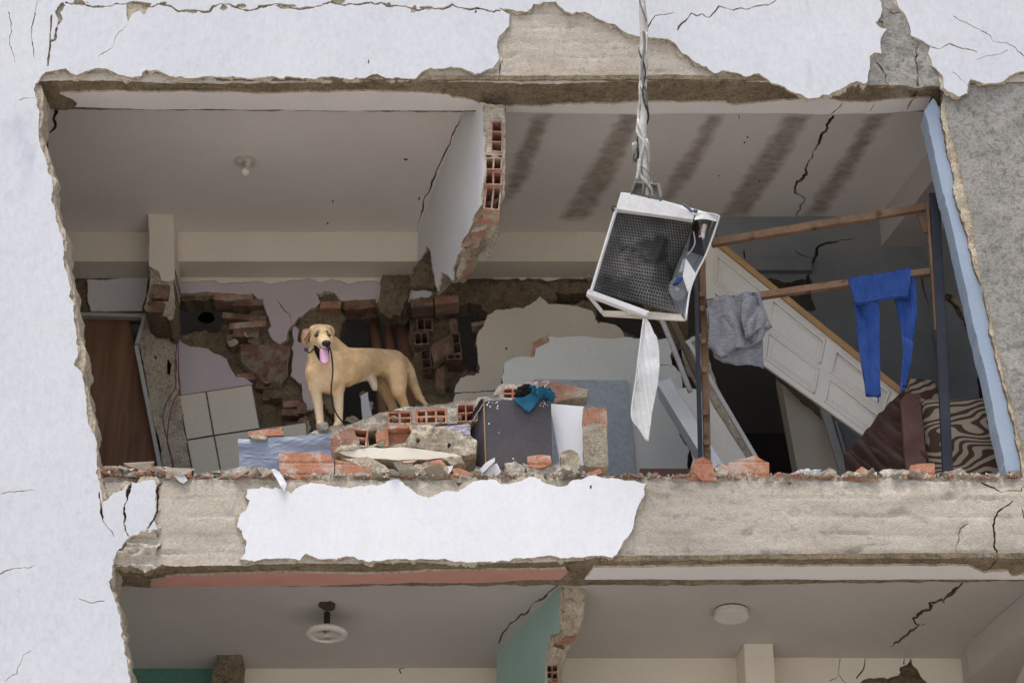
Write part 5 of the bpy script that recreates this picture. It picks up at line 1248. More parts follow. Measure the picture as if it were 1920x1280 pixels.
# ------------------------------------------------------------------ clothes
def fabric(name, a, b, stretch, sc, bs, c3=None, bump=.5):
    return M(name, a, b, sc, .95, bump, bs, stretch, fine=.2, c3=c3, t3=.6, s3=sc)
MT['grey_knit'] = fabric('heather_grey_jersey', (.16, .165, .19), (.30, .305, .335), (1, 1, 5), 28, 120)
ts = thing('grey_shirt', at(1386, 560, YN), 'heather grey T-shirt hanging in folds over the left end of the rail', 'shirt')
def cloth(name, px, Y, depth, mat, parent, seed, amp, freq, skew=0.0, grid=.008, wav=None):
    def d(u, v):
        g = wav(u, v) if wav else 0.0
        return g + amp * (math.sin((u + skew * v) * freq + 2 * noise.noise(Vector((u * 5, v * 5, seed)))) * .6 + noise.noise(Vector((u * freq * .22, v * freq * .09, seed + 3))))
    return slab(name, FY(Y), px, depth, (mat,), parent, (), grid=grid, disp=d, rag=(.5, 6, seed), back=True)
cloth('front_layer', [(1326, 563), (1345, 557), (1385, 552), (1424, 546), (1430, 570), (1440, 596), (1448, 612), (1436, 622), (1428, 640), (1404, 652), (1382, 652), (1362, 666), (1352, 670), (1340, 662), (1328, 650), (1330, 610)], YN - .035, .004, MT['grey_knit'], ts, 411, .030, 50, .25)
cloth('back_layer', [(1336, 655), (1352, 660), (1395, 648), (1430, 632), (1432, 690), (1424, 686), (1408, 684), (1380, 684), (1356, 680), (1338, 668)], YN - .005, .004, MT['grey_knit'], ts, 412, .022, 46, .2)
cloth('sleeve', [(1392, 560), (1420, 556), (1430, 585), (1446, 612), (1420, 618), (1408, 630), (1398, 632), (1390, 600)], YN - .058, .004, MT['grey_knit'], ts, 413, .024, 60, -.35)
slab('hem_back', FY(YN + .06), [(1326, 566), (1424, 549), (1424, 640), (1330, 650)], .004, (MT['grey_knit'],), ts, (), back=True)
MT['blue_rib'] = M('ribbed_royal_blue_knit', (.016, .05, .20), (.026, .072, .265), 30, .9, .25, 90, (1, 1, .4), fine=.15)
lg = thing('blue_leggings', at(1655, 520, YN), 'royal blue ribbed leggings folded over the right end of the rail', 'leggings')
rib = lambda u, v: .0036 * math.sin(u * 430)
cloth('waist', [(1590, 523), (1640, 513), (1708, 503), (1707, 530), (1703, 558), (1680, 559), (1652, 562), (1626, 569), (1604, 571), (1598, 548)], YN - .035, .012, MT['blue_rib'], lg, 421, .012, 26, 0, .005, rib)
tube('waistband', [at(1603, 567, YN - .05), at(1630, 564, YN - .056), at(1660, 557, YN - .052), at(1702, 553, YN - .05)], .006, MT['blue_rib'], lg, 8)
cloth('leg', [(1601, 560), (1646, 556), (1648, 620), (1650, 690), (1652, 740), (1648, 742), (1624, 742), (1618, 700), (1608, 630)], YN - .012, .012, MT['blue_rib'], lg, 422, .026, 34, .15, .005, rib)
cloth('leg', [(1676, 552), (1716, 515), (1719, 560), (1717, 616), (1708, 680), (1700, 722), (1688, 722), (1692, 680), (1694, 652), (1688, 607)], YN - .006, .012, MT['blue_rib'], lg, 423, .026, 34, .35, .005, rib)
tube('loose_end', [at(1644, 740, YN - .01), at(1647, 748, YN - .01), at(1646, 754, YN - .01)], .004, MT['blue_rib'], lg, 6)
tube('loose_end', [at(1692, 720, YN - .01), at(1690, 732, YN - .01), at(1696, 728, YN - .01)], .007, MT['blue_rib'], lg, 6)

# ------------------------------------------------------------------ sofa
def zebra():
    m = bpy.data.materials.new('zebra_stripe_fabric')
    m.use_nodes = True
    N, L = m.node_tree.nodes, m.node_tree.links
    b = N['Principled BSDF']
    b.inputs['Roughness'].default_value = .95
    b.inputs['Specular IOR Level'].default_value = .1
    tc = N.new('ShaderNodeTexCoord')
    mp = N.new('ShaderNodeMapping')
    mp.inputs['Rotation'].default_value = (0, .5, 0)
    mp.inputs['Scale'].default_value = (.62, 1, 1.35)
    L.new(tc.outputs['Object'], mp.inputs['Vector'])
    w = N.new('ShaderNodeTexWave')
    w.wave_type, w.bands_direction = 'BANDS', 'Z'
    w.inputs['Scale'].default_value = 4.6
    w.inputs['Distortion'].default_value = 22.0
    w.inputs['Detail'].default_value = 1.0
    w.inputs['Detail Scale'].default_value = 1.15
    w.inputs['Detail Roughness'].default_value = .35
    L.new(mp.outputs['Vector'], w.inputs['Vector'])
    r = N.new('ShaderNodeValToRGB')
    r.color_ramp.interpolation = 'LINEAR'
    r.color_ramp.elements[0].position, r.color_ramp.elements[0].color = .42, (.075, .046, .037, 1)
    r.color_ramp.elements[1].position, r.color_ramp.elements[1].color = .52, (.33, .285, .22, 1)
    L.new(w.outputs['Fac'], r.inputs['Fac'])
    L.new(r.outputs['Color'], b.inputs['Base Color'])
    n = N.new('ShaderNodeTexNoise'); n.inputs['Scale'].default_value = 160
    L.new(tc.outputs['Object'], n.inputs['Vector'])
    bp = N.new('ShaderNodeBump'); bp.inputs['Strength'].default_value = .4; bp.inputs['Distance'].default_value = .004
    L.new(n.outputs['Fac'], bp.inputs['Height']); L.new(bp.outputs['Normal'], b.inputs['Normal'])
    return m
MT['zebra'] = zebra()
MT['brown_cloth'] = M('dark_brown_velvet', (.040, .022, .018), (.070, .040, .033), 4, .95, .3, 30, fine=.2)
YZ = .48
so = thing('zebra_sofa', at(1780, 890, YZ), 'overturned sofa in brown and beige zebra fabric behind the right post', 'sofa')
def pillow(name, c4, Y, thick, mat, parent, seed, puff=.05):
    """upholstered block: px corners bl, br, tr, tl"""
    c = [at(*p, Y) for p in c4]
    def d(s, t):
        e = (min(s, 1 - s) * 2) ** .35 * (min(t, 1 - t) * 2) ** .35
        return puff * e + .01 * noise.noise(Vector((s * 3, t * 3, seed)))
    return patch(name, c, 26, 26, mat, parent, d, thick)
pillow('seat_block', [(1742, 905), (1895, 905), (1858, 745), (1728, 752)], YZ, .4, MT['zebra'], so, 1, .045)
pillow('back_cushion', [(1712, 775), (1772, 772), (1752, 713), (1702, 709)], YZ + .1, .12, MT['zebra'], so, 2, .05)
br = thing('brown_cover', at(1650, 890, YZ - .05), 'dark brown cover draped over the left end of the zebra sofa', 'cover')
cloth('drape', [(1583, 852), (1606, 828), (1650, 775), (1681, 741), (1706, 734), (1726, 738), (1730, 790), (1740, 868), (1742, 905), (1590, 905)], YZ - .06, .03, MT['brown_cloth'], br, 431, .032, 44, .85, .010)
cloth('arm_cover', [(1688, 750), (1700, 736), (1726, 738), (1732, 800), (1741, 905), (1700, 905), (1694, 830)], YZ - .10, .05, M('brown_upholstery', (.085, .045, .038), (.12, .066, .055), 4, .95, .3, 40, fine=.2), br, 432, .02, 14, .2, .015)
o = slab('dark_curtain', FY(.62), [(1830, 655), (1846, 660), (1866, 750), (1838, 750)], .02, (MT['black_cloth'],), None, (), rag=(1.5, 5, 433), back=True)
tag(o, 'strip of dark patterned cloth beside the pale blue column face', 'cloth')

# ------------------------------------------------------------------ hanging air-conditioning unit
YA = -.30
MT['ac_white'] = M('dirty_white_sheet_metal', (.52, .52, .51), (.66, .66, .65), 4, .5, .12, 25, fine=.15, spec=.3, c3=(.36, .33, .28), t3=.62, s3=7, dirt=((.28, .25, .21), .62, .16, 11, (1, 1, .5)))
MT['ac_dark'] = M('sooty_black_fins', (.014, .014, .014), (.035, .034, .032), 6, .6, .2, 50, c3=(.10, .10, .085), t3=.64, s3=6)
MT['ac_mesh'] = M('grimy_grey_wire_mesh', (.045, .044, .04), (.25, .24, .22), 3.5, .5, .1, 50, c3=(.016, .016, .016), t3=.52, s3=4)
MT['ac_grey'] = M('grey_sheet_metal', (.34, .36, .38), (.44, .46, .48), 4, .45, .05, 30, metal=.0)
ac = thing('air_conditioner', at(1222, 480, YA), 'wrecked air-conditioning unit hanging from a cable in front of the opening', 'air conditioner')
Z = .26     # depth of the casing
def ap(x, y, d=0.0): return at(x, y, YA + d)
def sheet(name, pts, mat, thick=.006, parent=ac): return quad_prism(name, pts, (0, thick, 0), mat, parent)
def rolled(name, pts, w, mat, dep=.03): return bar(name, ap(*pts[0]), ap(*pts[1]), w, dep, mat, ac, bevel=.006)
# coil behind the mesh, then the honeycomb mesh itself, both bowed at the right-hand side
def gm(s, t, h=0.0):
    L = Vector((1156, 392)).lerp(Vector((1108, 545)), t)
    ks = [(0, 1304, 411), (.3, 1287, 455), (.6, 1266, 505), (.75, 1257, 535), (.87, 1258, 560), (.95, 1266, 580), (1, 1276, 590)]
    for q0_, q1_ in zip(ks, ks[1:]):
        if q0_[0] <= t <= q1_[0]:
            g_ = (t - q0_[0]) / (q1_[0] - q0_[0])
            Rr = Vector((q0_[1] + (q1_[1] - q0_[1]) * g_, q0_[2] + (q1_[2] - q0_[2]) * g_))
    p = L.lerp(Rr, s)
    return ap(p.x, p.y, .03 - h + (.10 * max(0, s - .72) / .28 * math.sin(math.pi * t) if s > .72 else 0))
n = 30
V = [gm(i / n, j / n, -.018) for j in range(n + 1) for i in range(n + 1)]
F = [(j * (n + 1) + i, j * (n + 1) + i + 1, (j + 1) * (n + 1) + i + 1, (j + 1) * (n + 1) + i) for j in range(n) for i in range(n)]
mesh_obj('coil', V, F, MT['ac_dark'], ac, smooth=True)
V, F = [], []
NX, NY = 27, 29
for j in range(NY):
    for i in range(NX):
        cx, cy = (i + .5 + (.5 if j % 2 else 0)) / (NX + .5), (j + .5) / NY
        ring = []
        for rr, hh in ((.62, 0.0), (.455, .001)):
            idx = []
            for k in range(6):
                a = math.pi / 3 * k + math.pi / 6
                s = cx + math.cos(a) * rr / (NX + .5) * .88
                t = cy + math.sin(a) * rr / NY * 1.0
                idx.append(len(V)); V.append(gm(min(1, max(0, s)), min(1, max(0, t)), hh))
            ring.append(idx)
        for k in range(6):
            F.append((ring[0][k], ring[0][(k + 1) % 6], ring[1][(k + 1) % 6], ring[1][k]))
mesh_obj('wire_mesh', V, F, MT['ac_mesh'], ac)
sheet('top_cover', [ap(1164, 361), ap(1216, 372), ap(1262, 383), ap(1302, 400), ap(1299, 414), ap(1240, 405), ap(1154, 394)], MT['ac_white'], .02)
bar('top_lip', ap(1155, 391, -.006), ap(1299, 411, -.006), .014, .012, MT['ac_white'], ac)
quad_prism('top_plate', [ap(1164, 361), ap(1302, 400), ap(1346, 404, Z), ap(1200, 364, Z)], (0, .004, .004), MT['ac_white'], ac)
rolled('left_rail', [(1155, 394), (1108, 548)], .016, MT['ac_white'])
rolled('bottom_rail', [(1101, 549), (1214, 591)], .034, MT['ac_white'], .035)
bar('bottom_roll', ap(1104, 545, -.012), ap(1217, 586, -.012), .012, .012, MT['ac_white'], ac)
sheet('bottom_lip', [ap(1124, 582, .05), ap(1218, 584, .02), ap(1276, 589, .02), ap(1285, 601, .02), ap(1132, 592, .05)], M('beige_sheet_metal', (.50, .46, .38), (.58, .53, .44), 5, .5, .05), .01)
bar('bottom_strut', ap(1106, 556, .02), ap(1128, 584, .05), .012, .012, MT['ac_white'], ac)
# right-hand side sheet with its torn outline, seen from inside
sp = [ap(1303, 408, .0), ap(1320, 401, .02), ap(1346, 404, .04), ap(1347, 412, .05), ap(1334, 450, .07), ap(1322, 482, .08), ap(1307, 511, .08), ap(1293, 548, .08), ap(1286, 601, .04), ap(1275, 589, .03)]
inner = [ap(1300, 414, .16), ap(1312, 408, .16), ap(1336, 411, .17), ap(1338, 416, .18), ap(1324, 452, .19), ap(1312, 480, .2), ap(1298, 506, .2), ap(1284, 540, .2), ap(1278, 585, .16), ap(1270, 580, .15)]
V = sp[1:9] + inner[1:9]
F = [(i, i + 1, 8 + i + 1, 8 + i) for i in range(7)]
o = mesh_obj('side_panel', V, F, MT['ac_grey'], ac)
mesh_obj('inner_back', [gm(.93, .02, -.06), ap(1336, 411, .17), ap(1324, 452, .19), ap(1298, 506, .2), ap(1284, 540, .2), ap(1278, 590, .16), gm(.98, .98, -.06), gm(.9, .7, -.1), gm(.9, .4, -.1)], [(0, 1, 2, 8), (8, 2, 3, 4), (8, 4, 7), (7, 4, 5, 6)], MT['ac_grey'], ac)
tube('torn_edge', [ap(1303, 402, -.005), ap(1322, 400, .01), ap(1346, 404, .03), ap(1346, 414, .035), ap(1334, 450, .05), ap(1321, 483, .055), ap(1306, 512, .055), ap(1293, 548, .05), ap(1286, 600, .02)], .0055, MT['ac_white'], ac, 8)
patch('top_flap', [ap(1302, 412, -.01), ap(1344, 413, .02), ap(1347, 403, .04), ap(1306, 400, .0)], 8, 4, MT['ac_white'], ac, lambda s, t: .01 * math.sin(s * 4), .004)
patch('divider_plate', [ap(1290, 470, .10), ap(1322, 481, .07), ap(1308, 412, .02), ap(1300, 415, .10)], 8, 10, MT['ac_dark'], ac, lambda s, t: -.015 * math.sin(3.14 * t) * s, .004)
patch('label_panel', [ap(1290, 548, .055), ap(1280, 518, .055), ap(1286, 484, .055), ap(1305, 513, .05)], 8, 8, MT['ac_white'], ac, None, .004)
cyl('capacitor', ap(1319, 432, .08), .014, .075, MT['ac_white'], ac, seg=18, axis=(.28, 0, .95), bevel=.003)
cyl('capacitor_cap', ap(1316, 443, .07), .0165, .028, MT['ac_white'], ac, seg=18, axis=(.28, 0, .95), bevel=.003)
cyl('motor', ap(1281, 500, .09), .016, .09, MT['ac_grey'], ac, seg=18, axis=(.3, 0, .95), bevel=.003)
sheet('blue_part', [ap(1262, 532, .06), ap(1270, 520, .06), ap(1280, 520, .06), ap(1272, 530, .06)], M('blue_plastic', (.01, .035, .16), (.015, .045, .2), 4, .4, 0), .02)
fcn = ap(1270, 542, .085)
fg = cyl('fan_guard', fcn, .012, .006, MT['ac_grey'], ac, seg=16, axis=(0, 1, 0))
for k in range(6):
    r = .018 + .011 * k
    tube('guard_ring', [fcn + Vector((math.cos(t) * r * .62, .01 * math.sin(t), math.sin(t) * r)) for t in [i * 6.2832 / 14 for i in range(15)]], .0016, MT['ac_grey'], fg, 4, 2)
for k in range(8):
    t = 6.2832 * k / 16
    tube('guard_spoke', [fcn + Vector((math.cos(t) * .075 * .62, 0, math.sin(t) * .075)), fcn - Vector((math.cos(t) * .075 * .62, 0, math.sin(t) * .075))], .0016, MT['ac_grey'], fg, 4, 1)
tube('hose', [ap(1300, 434, .04), ap(1303, 455, .03), ap(1296, 470, .04), ap(1288, 478, .06)], .004, M('grey_hose', (.3, .31, .33), (.36, .37, .39), 5, .4, 0), ac, 8)
tube('tube_end', [ap(1281, 383, .0), ap(1290, 390, .0), ap(1298, 397, .0)], .008, MT['wire_blue'], ac, 8)
tube('tube_end', [ap(1300, 396, .02), ap(1308, 396, .02)], .012, MT['wire_blue'], ac, 8)
tube('wire', [ap(1310, 418, .03), ap(1316, 424, .02), ap(1312, 432, .02), ap(1310, 445, .03)], .0025, MT['wire_red'], ac, 6)
tube('wire', [ap(1306, 410, .02), ap(1312, 420, .01), ap(1318, 414, .02)], .0025, MT['rust'], ac, 6)
for x, y in ((1152, 391), (1106, 522)):
    blob('rusty_bolt', x, y, YA + .0, .014, .02, .022, MT['rust'], ac, x, .4, 2)
MT['bracket'] = M('dirty_grey_bracket', (.13, .125, .11), (.26, .25, .225), 6, .6, .3, 40, fine=.3)
quad_prism('bracket_plate', [ap(1184, 361, .05), ap(1191, 346, .05), ap(1234, 350, .05), ap(1239, 374, .05)], (0, .012, 0), MT['bracket'], ac)
bar('bracket_rib', ap(1184, 361, .03), ap(1191, 345, .03), .012, .05, MT['bracket'], ac)
bar('bracket_rib', ap(1234, 348, .03), ap(1239, 373, .03), .016, .05, MT['bracket'], ac)
bar('bracket_rib', ap(1190, 345, .04), ap(1235, 349, .04), .008, .04, MT['bracket'], ac)
# loose cover dangling from the bottom rail
hp = [(1206, 597), (1212, 597), (1218, 608), (1232, 637), (1236, 660), (1236.5, 685), (1233, 725), (1222, 777), (1216, 826), (1210, 822), (1198, 802), (1183, 779), (1186, 748), (1191, 715), (1195, 680), (1199, 650)]
o = slab('dangling_cover', FY(YA - .0), hp, .012, (MT['ac_white'], MT['ac_white']), ac, (), grid=.008, disp=lambda u, v: .02 * math.sin((u - ap(1210, 700).x) * 22) + .004 * fbm(u, v, 3, 2, 8) + .0045 * math.sin((u + .10 * v) * 240), rag=(.4, 8, 441), back=True)
tag(o, 'white curved metal cover dangling below the unit')
tube('dangling_edge', [ap(1207, 597, -.005), ap(1200, 648, -.012), ap(1192, 714, -.012), ap(1184, 778, -.012), ap(1198, 802, -.005), ap(1213, 826, 0)], .0045, MT['ac_white'], ac, 8)

# cable that holds it
MT['old_tape'] = M('grimy_white_wrap', (.36, .345, .31), (.66, .64, .60), 9, .8, .5, 40, fine=.3, c3=(.12, .11, .10), t3=.57, s3=12)
cbl = thing('hanging_cable', at(1205, 100, YA), 'thick bundle of taped cables holding up the wrecked unit', 'cable')
cl = [(1201, -175), (1203, -60), (1204, 20), (1206, 60), (1205, 100), (1208, 140), (1206, 175), (1207, 215), (1204, 250), (1206, 290), (1208, 320), (1212, 350), (1214, 366)]
tube('core', [ap(x, y, .05) for x, y in cl], [.02, .019, .018, .02, .019, .017, .02, .02, .024, .023, .018, .015, .012], MT['old_tape'], cbl, 12, 5)
for k, (ph, r, mat) in enumerate(((0, .009, MT['old_tape']), (1.6, .007, MT['bracket']), (3.1, .009, MT['old_tape']), (4.4, .005, MT['black']), (2.3, .004, MT['bracket']))):
    pts = []
    for i in range(40):
        t = i / 39 * (len(cl) - 1); j = min(int(t), len(cl) - 2)
        x = cl[j][0] + (cl[j + 1][0] - cl[j][0]) * (t - j); y = cl[j][1] + (cl[j + 1][1] - cl[j][1]) * (t - j)
        if k and y < 60 and k != 4: continue
        a = ph + t * (.45 + .25 * k) + 1.1 * math.sin(t * 1.7 + k * 2.1)
        w = .021 + (.008 if y > 200 else 0)
        pts.append(ap(x, y, .05) + Vector((math.cos(a) * w, math.sin(a) * w, 0)))
    tube('strand', pts, r, mat, cbl, 8, 3)
blob('tape_knot', 1190, 275, YA + .05, .016, .02, .03, MT['old_tape'], cbl, 3, .5, 3)
blob('tape_knot', 1190, 297, YA + .05, .014, .02, .022, MT['bracket'], cbl, 5, .6, 3)
blob('tape_knot', 1210, 275, YA + .05, .024, .024, .06, MT['old_tape'], cbl, 6, .4, 4)
tube('strand', [ap(1199, 300, .03), ap(1197, 322, .03), ap(1194, 337, .03)], .011, MT['old_tape'], cbl, 8)
tube('strand', [ap(1192, 280, .03), ap(1185, 300, .03), ap(1196, 318, .03)], .004, MT['bracket'], cbl, 6)
# ------------------------------------------------------------------ the dog
def coat():
    m = bpy.data.materials.new('short_tan_coat')
    m.use_nodes = True
    N, L = m.node_tree.nodes, m.node_tree.links
    b = N['Principled BSDF']
    b.inputs['Roughness'].default_value = .85
    b.inputs['Specular IOR Level'].default_value = .15
    at_ = N.new('ShaderNodeVertexColor'); at_.layer_name = 'coat'
    tc = N.new('ShaderNodeTexCoord')
    mp = N.new('ShaderNodeMapping'); mp.inputs['Scale'].default_value = (14, 14, 45)
    L.new(tc.outputs['Object'], mp.inputs['Vector'])
    n = N.new('ShaderNodeTexNoise'); n.inputs['Scale'].default_value = 4.0; n.inputs['Detail'].default_value = 8
    L.new(mp.outputs['Vector'], n.inputs['Vector'])
    r = N.new('ShaderNodeValToRGB')
    r.color_ramp.elements[0].position, r.color_ramp.elements[0].color = .3, (.90, .89, .88, 1)
    r.color_ramp.elements[1].position, r.color_ramp.elements[1].color = .7, (1.04, 1.04, 1.04, 1)
    L.new(n.outputs['Fac'], r.inputs['Fac'])
    mx = N.new('ShaderNodeMix'); mx.data_type = 'RGBA'; mx.blend_type = 'MULTIPLY'; mx.inputs[0].default_value = 1.0
    L.new(at_.outputs['Color'], mx.inputs[6]); L.new(r.outputs['Color'], mx.inputs[7])
    L.new(mx.outputs[2], b.inputs['Base Color'])
    bp = N.new('ShaderNodeBump'); bp.inputs['Strength'].default_value = .22; bp.inputs['Distance'].default_value = .006
    L.new(n.outputs['Fac'], bp.inputs['Height']); L.new(bp.outputs['Normal'], b.inputs['Normal'])
    return m
MT['coat'] = coat()
dog = thing('dog', at(660, 796, .46), 'tan short-haired dog standing on the rubble with its tongue out', 'dog')
DY = .50
def J(x, y, d): return at(x, y, DY + d)
caps = [   # joint a, joint b, radius a, radius b
    (J(604, 690, -.10), J(640, 690, -.02), .098, .118),     # chest
    (J(640, 689, -.02), J(688, 682, .12), .115, .094),      # ribcage
    (J(690, 677, .12), J(735, 684, .24), .080, .090),       # loin to croup
    (J(645, 672, .0), J(740, 676, .24), .066, .064),        # back line
    (J(600, 706, -.12), J(616, 714, -.10), .082, .078),     # brisket
    (J(602, 646, -.14), J(602, 690, -.10), .062, .09),      # neck front
    (J(608, 636, -.10), J(636, 672, -.02), .055, .085),     # nape
    (J(588, 700, -.13), J(591, 728, -.12), .052, .042),     # right shoulder (viewer's left)
    (J(591, 728, -.12), J(597, 762, -.10), .036, .029),
    (J(597, 762, -.10), J(601, 794, -.11), .027, .024),
    (J(601, 796, -.11), J(600, 800, -.155), .025, .022),    # paw
    (J(630, 696, -.08), J(633, 728, -.07), .058, .044),     # left shoulder
    (J(633, 728, -.07), J(635, 762, -.06), .036, .029),
    (J(635, 762, -.06), J(635, 792, -.065), .028, .025),
    (J(634, 794, -.065), J(631, 799, -.11), .026, .022),
    (J(738, 690, .22), J(745, 716, .18), .080, .060),       # near thigh
    (J(745, 716, .18), J(747, 734, .15), .058, .043),
    (J(747, 734, .15), J(760, 762, .24), .038, .024),
    (J(759, 762, .24), J(756, 790, .20), .026, .022),
    (J(724, 700, .32), J(720, 724, .28), .062, .046),        # far thigh
    (J(720, 724, .28), J(735, 762, .36), .040, .025),
    (J(737, 762, .36), J(735, 790, .32), .025, .022),
    (J(755, 676, .28), J(767, 694, .31), .034, .034),       # tail
    (J(767, 694, .31), J(775, 722, .33), .034, .031),
    (J(775, 722, .33), J(785, 743, .33), .030, .025),
    (J(785, 743, .33), J(800, 760, .32), .024, .012),
    (J(698, 712, .10), J(702, 727, .11), .028, .019),       # sheath
    # head
    (J(592, 622, -.15), J(614, 622, -.15), .045, .043),     # broad forehead
    (J(603, 628, -.15), J(603, 631, -.20), .064, .060),     # skull
    (J(597, 640, -.19), J(611, 641, -.20), .052, .049),     # cheeks
    (J(606, 640, -.24), J(610, 646, -.33), .040, .031),     # muzzle
    (J(603, 650, -.23), J(609, 651, -.32), .028, .024),     # lips
    (J(596, 655, -.19), J(601, 669, -.27), .024, .014),     # lower jaw
    (J(596, 646, -.16), J(592, 670, -.14), .045, .05),      # throat
]
bm = bmesh.new()
for A_, B_, ra, rb in caps:
    n = 8
    L_ = (B_ - A_).length
    steps = max(2, int(L_ / .012))
    for k in range(steps + 1):
        t = k / steps
        bmesh.ops.create_icosphere(bm, subdivisions=2, radius=ra + (rb - ra) * t, matrix=Matrix.Translation(A_.lerp(B_, t)))
me = bpy.data.meshes.new('dog_raw')
bm.to_mesh(me); bm.free()
tmp = bpy.data.objects.new('dog_raw', me)
COL.objects.link(tmp)
rm = tmp.modifiers.new('remesh', 'REMESH'); rm.mode = 'VOXEL'; rm.voxel_size = .0085
sm_ = tmp.modifiers.new('smooth', 'SMOOTH'); sm_.iterations = 9; sm_.factor = .5
dg = bpy.context.evaluated_depsgraph_get()
body = bpy.data.meshes.new_from_object(tmp.evaluated_get(dg))
bpy.data.objects.remove(tmp)
body.name = 'body'
body.materials.clear()
body.polygons.foreach_set('use_smooth', np.ones(len(body.polygons), dtype=bool))
ob = link('body', body, MT['coat'], dog)
# coat colours: tan back, paler legs, chest and belly, grey-white muzzle, dark lips and brows
ca = body.color_attributes.new('coat', 'FLOAT_COLOR', 'POINT')
tan, pale, white, dark, gold = (np.array(c) for c in ((.74, .54, .305), (.80, .645, .44), (.76, .68, .60), (.02, .017, .016), (.55, .35, .16)))
from mathutils.bvhtree import BVHTree
bvh = BVHTree.FromPolygons([v.co.copy() for v in body.vertices], [tuple(p.vertices) for p in body.polygons])
def hit(x, y, lift=0.0):
    d = ray(x, y).normalized()
    h_ = bvh.ray_cast(CAM, d)
    return (h_[0] - d * lift) if h_[0] is not None else J(x, y, -.25)
pts = {'nose': J(611, 645, -.37), 'belly': J(700, 729, .10), 'eyeL': hit(593.5, 627), 'eyeR': hit(616, 627), 'browL': hit(596, 621.5), 'browR': hit(613.5, 621.5), 'chest': J(598, 716, -.2)}
zb, zt = at(640, 800, DY).z, at(640, 650, DY).z
out = np.zeros((len(body.vertices), 4), dtype=np.float32)
for i, v in enumerate(body.vertices):
    p = v.co
    nn = noise.fractal(p * 12, 1, 2, 3)
    h = (p.z - zb) / (zt - zb)
    c = tan * (1.0 + .20 * nn + .10 * noise.noise(p * 40)) * (1.0 - .14 * max(0.0, min(1.0, (h - .55) / .4)))
    k = min(1, max(0, (.52 - h) / .34 + .15 * nn))
    c = c * (1 - k) + pale * k
    k = max(0, 1 - (p - pts['belly']).length / .11) * (1 if v.normal.z < -.25 else .0)
    c = c * (1 - min(1, k * 1.7)) + white * min(1, k * 1.7)
    k = max(0, 1 - (p - pts['chest']).length / .09)
    c = c * (1 - k * .5) + pale * k * .5
    k = max(0, 1 - (p - pts['nose']).length / .085)
    c = c * (1 - min(1, k * 1.2)) + np.array((.46, .41, .36)) * min(1, k * 1.2)
    for e, er in (('eyeL', .020), ('eyeR', .019), ('browL', .016), ('browR', .014)):
        k = max(0, 1 - (p - pts[e]).length / er)
        c = c * (1 - min(1, k * 1.5)) + np.array((.10, .06, .038)) * min(1, k * 1.5)
    out[i, :3] = np.clip(c, 0, 1); out[i, 3] = 1
ca.data.foreach_set('color', out.ravel())
MT['nose'] = M('black_dog_nose', (.010, .009, .009), (.022, .02, .02), 20, .55, .3, 120, spec=.25)
MT['lip'] = M('black_lip_skin', (.005, .004, .004), (.009, .008, .008), 20, .9, 0, 120, spec=.02)
MT['mouth'] = M('dark_mouth', (.02, .008, .009), (.03, .012, .013), 20, .8, .1, 60, spec=.05)
MT['tongue'] = M('pink_tongue', (.50, .25, .38), (.57, .31, .44), 12, .35, .2, 60, spec=.5)
MT['eye'] = M('dark_brown_eye', (.006, .004, .003), (.012, .008, .006), 20, .08, 0, 60, spec=.6)
def ell(name, c, r, mat, rot=None, seg=16):
    bm = bmesh.new()
    bmesh.ops.create_uvsphere(bm, u_segments=seg, v_segments=seg // 2 + 2, radius=1)
    for v in bm.verts:
        p = Vector((v.co.x * r[0], v.co.y * r[1], v.co.z * r[2]))
        v.co = (rot @ p if rot else p) + c
    return bm_obj(name, bm, mat, dog, True)
ell('nose', hit(612, 643.5, -.003), (.026, .016, .020), MT['nose'])
ell('eye', hit(593.6, 628.6, .001), (.0135, .010, .0105), MT['eye'])
ell('eye', hit(616.4, 628.6, .001), (.0125, .010, .0105), MT['eye'])
def lip(name, px, mat, Yq):
    return slab(name, FY(Yq), px, .02, (mat,), dog, (), grid=.006, disp=lambda u, v: .002 * fbm(u, v, 1, 2, 40), rag=(.3, 3, 5), back=True)
yl = min(hit(600, 658).y, hit(596, 662).y, hit(606, 656).y)
lip('mouth_opening', [(588.5, 648), (592, 647), (599, 654), (606, 655.5), (614, 654), (616.5, 652), (616.5, 658), (614, 668), (609, 674), (602, 675), (597, 671), (592.5, 662)], MT['mouth'], yl - .004)
lip('black_lip', [(588, 647), (590.5, 647.5), (594, 656), (599, 667), (603, 675), (600, 675), (595, 668), (590.5, 658)], MT['lip'], yl - .008)
lip('black_lip', [(614.5, 653), (617, 651.5), (616.6, 659), (614, 668), (613.2, 662)], MT['lip'], yl - .008)
def tong(s, t):
    return .012 * math.sin(3.14159 * s) - .03 * (t * t)
tg = [J(601.5, 682, -.36), J(618, 682, -.36), J(613, 655, -.315), J(600, 655, -.315)]
V, F = [], []
ncol, nrow = 8, 14
for j in range(nrow + 1):
    t = j / nrow
    y = 655 + 29 * t
    w = 6.2 + 1.6 * math.sin(t * 2.6) if t < .82 else 7.4 * math.sqrt(max(0.0, 1 - ((t - .82) / .19) ** 2))
    cx = 607 + 2.2 * t
    for i in range(ncol + 1):
        s = i / ncol * 2 - 1
        V.append(J(cx + s * w, y - abs(s) * (2 if t > .8 else 0), (yl - DY) - .014 - .02 * t + .008 * s * s - .004 * (1 - abs(s)) * 0))
for j in range(nrow):
    for i in range(ncol): F.append((j * (ncol + 1) + i, j * (ncol + 1) + i + 1, (j + 1) * (ncol + 1) + i + 1, (j + 1) * (ncol + 1) + i))
tgo = mesh_obj('tongue', V, F, MT['tongue'], dog, smooth=True)
sd = tgo.modifiers.new('thick', 'SOLIDIFY'); sd.thickness = .006
